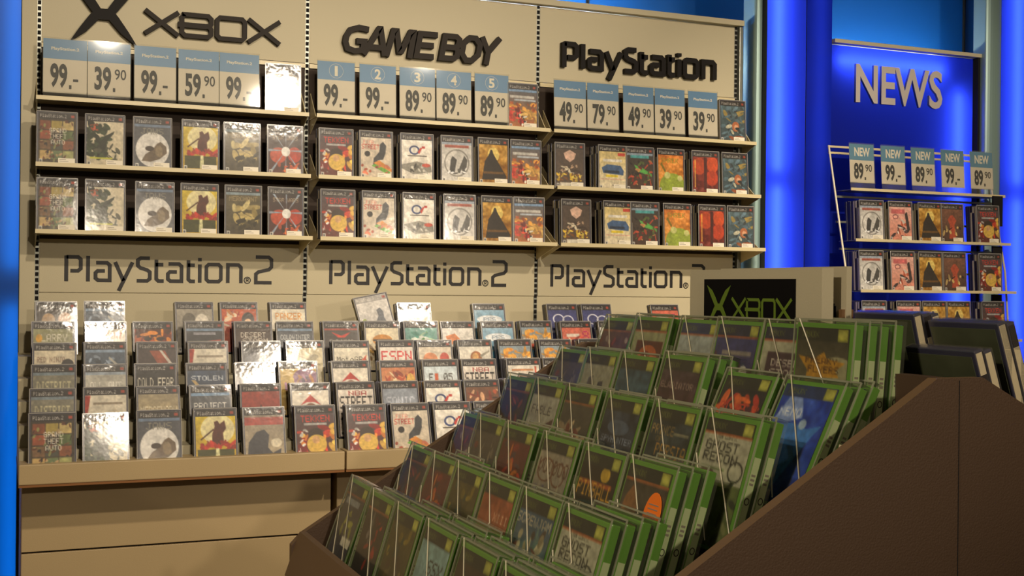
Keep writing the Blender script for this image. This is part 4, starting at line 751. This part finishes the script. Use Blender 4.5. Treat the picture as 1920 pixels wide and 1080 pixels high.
for t, L in RACK.items():
    yt = 4.02+.108*t; zt = (1.095, 1.166, 1.235, 1.295, 1.363, 1.429)[t]
    for i, (x, key, n) in enumerate(L):
        lean = 23 if (t == 0 and i == 1) else 16 + random.uniform(-1, 1.5); zb = .9135+.067*t if t else .9135
        zb = min(zb, zt-.188*math.cos(R(lean))); yb = max(3.9655, yt - .19*math.sin(R(lean)))
        where = f"{NTH[i]} stack, {TN[t]} tier of stepped rack"; g = f"cased games on the {TN[t]} tier of the rack"
        zz = .9165+.067*t
        if n < 0: ps_stack(x, yb, zz+.035, key, 2, lean+2, where, g, R(2), False, R(-11)); continue
        ps_stack(x, yb, zz, key, min(n, 4), lean, where, g, R(random.uniform(-1.5, 1.5)), False, keep=1 if (len(key)+i) % 3 else 2)

# ------------------------------------------------------------------ blue back-lit pillars and panels
def light_box(name, label, pts, z0, z1, sheet, tubes, depth=.14, group=None, tube_mat='tube', frame=None):
    """pts: front sheet polyline (x, y); tubes: (p0, p1) pairs"""
    e = empty(name, (pts[0][0], pts[0][1], z0)); loc = (-pts[0][0], -pts[0][1], -z0); tag(e, label, 'light panel', group)
    for i in range(len(pts)-1):
        (xa, ya), (xb_, yb_) = pts[i], pts[i+1]; mb = MB(); k = mb.mi(sheet)
        mb.v += [(xa, ya, z0), (xb_, yb_, z0), (xb_, yb_, z1), (xa, ya, z1)]; mb.f.append((0, 1, 2, 3)); mb.m.append(k)
        mb.build('diffuser_sheet', e, loc)
    mb = MB(); k = mb.mi('box_white'); n = len(pts); yb = max(p[1] for p in pts)+depth
    for i in range(n-1):
        (xa, ya), (xb_, yb_) = pts[i], pts[i+1]; b = len(mb.v)
        mb.v += [(xa, yb, z0), (xb_, yb, z0), (xb_, yb, z1), (xa, yb, z1)]; mb.f.append((b, b+1, b+2, b+3)); mb.m.append(k)
    for (xa, ya) in (pts[0], pts[-1]):
        b = len(mb.v); mb.v += [(xa, ya, z0), (xa, yb, z0), (xa, yb, z1), (xa, ya, z1)]; mb.f.append((b, b+1, b+2, b+3)); mb.m.append(k)
    mb.build('lamp_housing', e, loc)
    for (p0, p1) in tubes:
        MB().tube(p0, p1, .013, tube_mat, 12).build('fluorescent_tube', e, loc)
    return e
light_box('light_pillar', 'deep blue glowing pillar right of the wide beige wall display', [(3.200, 4.70), (3.412, 4.70)], 0, 3.5, 'blue_sheet',
          [((3.262, 4.738, 2.045), (3.262, 4.738, 3.45)), ((3.262, 4.738, .75), (3.262, 4.738, 1.975))], .12)
light_box('light_pillar', 'darker blue glowing panel between bright pillar and news display', [(3.416, 4.70), (3.708, 4.90)], 0, 3.5, 'blue_sheet',
          [((3.50, 4.92, 2.05), (3.50, 4.92, 3.45)), ((3.50, 4.92, .75), (3.50, 4.92, 1.97))], .14, None, 'tube_soft')
light_box('light_pillar', 'bright blue glowing pillar at the right edge behind news rack', [(4.735, 4.86), (5.30, 4.86)], 0, 3.5, 'blue_sheet',
          [((4.85, 4.905, 2.06), (4.85, 4.905, 3.45)), ((4.85, 4.905, .75), (4.85, 4.905, 1.985))], .12)
light_box('light_pillar', 'azure glowing panel at the left edge of the shop wall', [(-.10, 4.62), (.056, 4.62)], 0, 3.5, 'cyan_sheet',
          [((.036, 4.663, 1.545), (.036, 4.663, 2.75)), ((.036, 4.663, .22), (.036, 4.663, 1.425))], .1, None, 'tube_left')
light_box('light_panel', 'blue back-lit panel behind the tilted news game rack', [(3.716, 4.92), (4.606, 4.92)], 0, 2.70, 'blue_sheet',
          [((3.76, 4.962, 2.628), (4.42, 4.962, 2.628)), ((4.515, 4.965, 1.95), (4.515, 4.965, 2.52)), ((4.515, 4.965, .8), (4.515, 4.965, 1.85))], .12)
e = empty('news_sign', (4.12, 4.92, 2.42)); tag(e, 'large silver four letter NEWS lettering on glowing blue panel', 'sign')
link('raised_lettering', text_mesh('NEWS', 3.857, 4.395, 2.425, 2.618, .014, 'news_letter', 'grey_metal', .02, 0, 4.918), e, (-4.12, -4.92, -2.42))
tag(MB().box(3.712, 4.665, 4.88, 4.96, 2.703, 2.722, 'beige').build('top_rail', bevel=.002), 'short beige rail capping the glowing news panel', 'rail')
tag(MB().box(4.608, 4.622, 4.885, 5.0, 0, 2.703, 'dark_gap').build('dark_upright', bevel=.001), 'thin black upright along right edge of news panel', 'upright')
for i, (x0, x1, y) in enumerate(((3.152, 3.196, 4.74), (4.626, 4.73, 4.86))):
    cx = (x0+x1)/2; mb = MB()
    w_ = (x1-x0)/2; seg = 10
    prof = [(cx-w_*math.cos(math.pi*t/seg), y-.02*math.sin(math.pi*t/seg)) for t in range(seg+1)] + [(x1, y+.08), (x0, y+.08)]
    b = 0; n = len(prof); k = mb.mi('teal_post'); mb.v = [(px, py, 0) for px, py in prof]+[(px, py, 3.5) for px, py in prof]
    mb.f = [(i2, (i2+1) % n, n+(i2+1) % n, n+i2) for i2 in range(n)] + [tuple(range(n-1, -1, -1)), tuple(range(n, 2*n))]; mb.m = [k]*(n+2)
    o = mb.build('metal_post'); tag(o, ('satin grey-green post between beige display and blue pillar', 'satin grey-green post right of the news panel')[i], 'post')
    for p in o.data.polygons: p.use_smooth = False

# ------------------------------------------------------------------ news rack
NL = [(4.72, 1.983), (4.68, 1.742), (4.64, 1.503), (4.60, 1.268), (4.56, 1.03)]
e = empty('tilted_rack_frame', (4.15, 4.86, 1.0)); loc = (-4.15, -4.86, -1.0)
tag(e, 'thin steel tilted rack frame before the blue news panel', 'rack frame')
for x in (3.665, 4.64):
    mb = MB().tube((x, 4.86, 2.20), (x, 4.72, 1.60), .005, 'cream_metal', 8).tube((x, 4.72, 1.60), (x, 4.66, .9), .005, 'cream_metal', 8); mb.build('side_rail', e, loc)
for (y, z) in ((4.86, 2.195), (4.86, 2.165), (4.80, 1.95), (4.80, 1.83), (4.77, 1.70), (4.76, 1.59)):
    MB().box(3.665, 4.64, y-.002, y+.004, z-.005, z+.005, 'cream_metal' if z > 2 else 'grey_metal').build('cross_bar', e, loc)
for z in (1.95, 1.70, 1.46, 1.2):
    MB().box(4.54, 4.60, 4.70, 4.71, z-.12, z+.03, 'dark_gap').build('hanger_plate', e, loc)
for r, (ly, lz) in enumerate(NL):
    e = empty('display_shelf', (4.15, ly, lz)); tag(e, f"narrow steel shelf, {NTH[r]} from top, of tilted news rack", 'shelf', 'steel shelves of the news rack'); loc = (-4.15, -ly, -lz)
    MB().box(3.69, 4.635, ly+.002, ly+.125, lz-.006, lz-.003, 'grey_metal').build('tray', e, loc)
    MB().box(3.69, 4.635, ly-.001, ly+.002, lz-.008, lz+.005, 'cream_metal').build('front_lip', e, loc)
for i, (x, big, sm) in enumerate(((3.770, '89', '90'), (3.955, '99', '-'), (4.136, '89', '90'), (4.320, '99', '-'), (4.503, '89', '90'))):
    pr = f"{big}.-" if sm == '-' else f"{big}.90"
    price_tag(x, 4.735, 1.985, .142, .215, (big, sm), 'NEW', f"tag reading NEW above {pr}, {NTH[i]} from left on tilted news rack", 'NEW price tags on the news rack', .36, 'news_blue', 4, .03)
NK = [('emblem', 7), ('pinkfight', 5), ('cape', 6), ('brownfig', 2), ('flame', 5)]
NXs = [(3.792, 3.962, 4.140, 4.276, 4.503), (3.762, 3.945, 4.112, 4.260, 4.482), (3.750, 3.951, 4.105, 4.253, 4.467), (3.76, 3.95, 4.10, 4.25, 4.46)]
for r in range(4):
    ly, lz = NL[r+1]
    for i in range(5):
        key, n = NK[i]
        if r == 2 and i == 3: key, n = 'cape', 3
        if r == 3: n = 1
        ps_stack(NXs[r][i], ly+.010, lz-.002, key, n, 4, f"{NTH[i]} stack, news rack, {NTH[r+1]} shelf from top", 'cased games on the news rack', R(-3), True, keep=3)

# ------------------------------------------------------------------ dark double-sided stand
SY0, SY1 = 1.252, 2.29
prof = [(.51, 0.08), (.51, 1.010), (.529, 1.030), (1.119, 1.388), (1.195, 1.388), (1.83, 1.06), (1.86, .08)]
st = empty('display_stand', (1.16, 1.77, 0)); SL = (-1.16, -1.77, 0)
tag(st, 'dark brown double-sided sloping stand filled with green cases', 'display stand')
MB().prism([(1.3*0+x, z) for x, z in prof], SY0, SY0+.018, 'stand', 'stand_edge').build('end_panel', st, SL)
MB().prism(prof, SY1, SY1+.018, 'stand', 'stand_edge').build('end_panel', st, SL)
MB().box(1.1545, 1.1555, SY0-.0006, SY0, .1, 1.385, 'dark_gap').build('panel_seam', st, SL)
MB().prism([(.497, .955), (.512, .955), (.537, 1.035), (.525, 1.035)], SY0+.018, SY1, 'stand', 'stand_edge').build('front_lip', st, SL)
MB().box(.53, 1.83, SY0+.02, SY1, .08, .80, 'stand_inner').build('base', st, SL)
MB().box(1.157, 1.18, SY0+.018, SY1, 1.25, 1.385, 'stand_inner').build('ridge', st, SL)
XR = {1: (.610, 1.146), 2: (.722, 1.206), 3: (.833, 1.265), 4: (.945, 1.330), 5: (1.043, 1.388), 6: (1.130, 1.452)}
XC = {   # (far edge along the row, design, copies, lean change, rise)
 6: [(1.518, 'star', 4, -12, 0), (1.635, 'desertx', 1, -4, 0), (1.772, 'bulldog', 2, -4, -.006), (1.902, 'bluewhite', 1, -2, 0), (2.070, 'fiery', 2, -2, 0), (2.235, 'bikes', 2, 4, 0)],
 5: [(1.497, 'ocean', 3, 9, -.012), (1.650, 'stunt', 1, 8, -.006), (1.820, 'gladiator', 3, 0, .008), (1.976, 'tealblue', 1, 0, -.006), (2.118, 'beigefig', 2, 0, 0), (2.27, 'arena', 2, 4, 0)],
 4: [(1.524, 'ghost', 2, 0, 0), (1.678, 'persia', 2, 0, 0), (1.840, 'spy', 2, 0, -.006), (2.000, 'photo', 2, 0, 0), (2.140, 'script', 1, 0, -.006), (2.278, 'duskred', 3, 0, 0)],
 3: [(1.552, 'fighter', 3, 0, 0), (1.695, 'pinball', 1, 0, 0), (1.850, 'swirls', 2, 0, -.004), (2.015, 'crimson', 3, 0, 0), (2.150, 'arena', 1, 0, -.006), (2.275, 'bikes', 2, 5, 0)],
 2: [(1.528, 'ghost', 4, 0, 0), (1.675, 'jam', 2, 0, -.002), (1.822, 'copper', 2, 0, 0), (1.965, 'golddark', 2, 0, 0), (2.115, 'crimson', 3, 3, 0), (2.262, 'duskred', 1, 5, 0)],
 1: [(1.48, 'jam', 4, 0, -.01), (1.635, 'ember', 3, 0, -.012), (1.790, 'mint', 4, 0, -.004), (1.945, 'golddark', 3, 0, 0), (2.090, 'rednight', 2, 0, -.012), (2.262, 'yellowbloom', 1, 3, .0)],
}
XN = {1: 'bottom', 2: 'second', 3: 'third', 4: 'fourth', 5: 'fifth', 6: 'top'}
for r, L in XC.items():
    X, Z = XR[r]; ln0 = 17
    xbx = X-.19*math.sin(R(ln0)); zbx = Z-.193*math.cos(R(ln0))
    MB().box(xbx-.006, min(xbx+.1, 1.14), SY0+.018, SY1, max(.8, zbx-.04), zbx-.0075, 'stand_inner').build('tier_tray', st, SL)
    for i, (yf, key, n, dl, dz) in enumerate(L):
        lean = ln0+dl; x = X-.19*math.sin(R(ln0)) - (.01 if dl > 6 else 0); y = yf-.0695
        y = max(y, SY0+.018+.0745)
        xb_stack(x, y, zbx+max(dz, -.0), key, n, lean, f"{NTH[i]} stack from end panel, {XN[r]} row", f"green cased games in the {XN[r]} row of the stand", mark=(key == 'fighter') or None)
# small grey carton among the cases
mb = MB().box(0, .03, 0, .05, 0, .12, 'label_cream')
for i in range(4):
    for j in range(3): mb.box(-.0006, 0, .006+.015*j, .014+.015*j, .012+.028*i, .03+.028*i, 'label_dark')
    for j in range(2): mb.box(.003+.013*j, .012+.013*j, -.0006, 0, .012+.028*i, .03+.028*i, 'label_dark')
o = mb.build('small_carton', None, (1.0, 1.285, 1.18), (0, R(14), 0)); tag(o, 'small taupe carton with barcode marks beside the grey soldier case', 'carton')

# far side of the stand: cases facing away
M['back_print'] = mat('olive_back_print', '4c503a', 0.4, var=.3, vscale=30)
ps_back = MB().box(-W2+.006, W2-.004, .0142, .0152, .006, .182, 'back_print').mesh('back_sheet')
def far_stack(xtop, yc, ztop, n, lean, where, keys):
    for k in range(n):
        xb0 = xtop+.19*math.sin(R(lean))+.0165*k; zb = ztop-.19*math.cos(R(lean))
        o = link('game_case', ps_shell, None, (xb0+.014, yc, zb), (-R(lean), 0, math.pi/2))
        tag(o, f"slate-blue case, {ORD[k]}, {where}", 'game case', 'cased games on the far slope of the stand')
        link('cover_sheet', art_mesh(keys[k % len(keys)]), o)
        if k == 0: link('back_sheet', ps_back, o)
        link('shrink_wrap', ps_wrap, o)
        link('spine_label', ps_spines[(k+len(where)) % 3], o)
far_stack(1.20, 1.343, 1.425, 2, 18, 'far slope, top row, nearest low stack', ['stolen', 'fear'])
far_stack(1.240, 1.343, 1.462, 2, 18, 'far slope, top row, nearest tall stack', ['fear', 'planet'])
far_stack(1.222, 1.487, 1.470, 3, 14, 'far slope, top row, second stack', ['navyloop', 'silver'])
far_stack(1.325, 1.343, 1.390, 4, 18, 'far slope, second row, nearest stack', ['beast', 'brawl'])
far_stack(1.325, 1.495, 1.390, 4, 18, 'far slope, second row, second stack', ['cape', 'hood'])
far_stack(1.325, 1.647, 1.390, 3, 18, 'far slope, second row, third stack', ['pill', 'stone'])
far_stack(1.435, 1.343, 1.345, 4, 18, 'far slope, third row, nearest stack', ['scarlet', 'samurai'])
far_stack(1.435, 1.495, 1.345, 4, 18, 'far slope, third row, second stack', ['shark', 'ninja'])
far_stack(1.435, 1.647, 1.345, 3, 18, 'far slope, third row, third stack', ['moto', 'shine'])
for x in (1.26, 1.37, 1.48):
    zz = 1.40-.19*.95-(x-1.36)*.5
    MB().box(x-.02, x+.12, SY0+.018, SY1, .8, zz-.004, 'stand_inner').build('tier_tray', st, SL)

bm = bmesh.new()
for mt in REAR:
    t_ = ps_shell.copy(); t_.transform(mt); bm.from_mesh(t_); bpy.data.meshes.remove(t_)
me = bpy.data.meshes.new('rear_game_cases'); bm.to_mesh(me); bm.free(); me.materials.append(M['ps_case'])
o = link('rear_game_cases', me); o['kind'] = 'stuff'; tag(o, 'dark game cases standing behind the front ones in rack and news stacks', 'game cases')

# signs standing on the ridge
e = empty('logo_sign', (1.19, 1.79, 1.386)); tag(e, 'beige sign board with black poster reading XBOX in green atop stand', 'sign'); loc = (0, 0, 0)
rz = -math.pi/2
def onside(mb, name, par, lab=None):
    o = mb.build(name, par, (0, 0, 0), (0, 0, rz))
    if lab: o['label'] = lab
    return o
onside(MB().box(-.200, .199, 0, .022, 0, .150, 'beige'), 'board', e)
onside(MB().box(-.148, .131, -.0016, 0, .028, .133, 'poster'), 'poster', e, 'black poster')
onside(xbox_word(MB(), -.055, .062, .0375, .14, -.0022, -.0015, 'green_ink', None, .82), 'printed_lettering', e, 'green lettering')
onside(big_x(MB(), -.098, .085, .036, -.0022, -.0015, 'green_ink'), 'crossed_logo', e, 'green crossed emblem')
for s in (-.204, .192): onside(MB().box(s-.005, s+.005, -.006, .028, -.012, .06, 'bracket'), 'holder', e, 'brown holder')
e = empty('word_sign', (1.231, 1.79, 1.386)); tag(e, 'plain beige sign board with one black letter visible behind logo sign', 'sign')
onside(MB().box(-.16, .207, 0, .01, 0, .153, 'beige'), 'board', e)
mb = MB()
for (a, b_) in (((.150, 0), (.150, .055)), ((.150, .055), (.178, .055)), ((.178, .055), (.178, 0))): mb.ribbon([(a[0], a[1]+.035), (b_[0], b_[1]+.035)], .008, -.0012, 0, 'ink')
onside(mb, 'printed_letter', e)
onside(MB().box(.196, .204, -.006, .016, 0, .085, 'bracket'), 'holder', e, 'brown holder')
print('OBJECTS', len(bpy.data.objects))
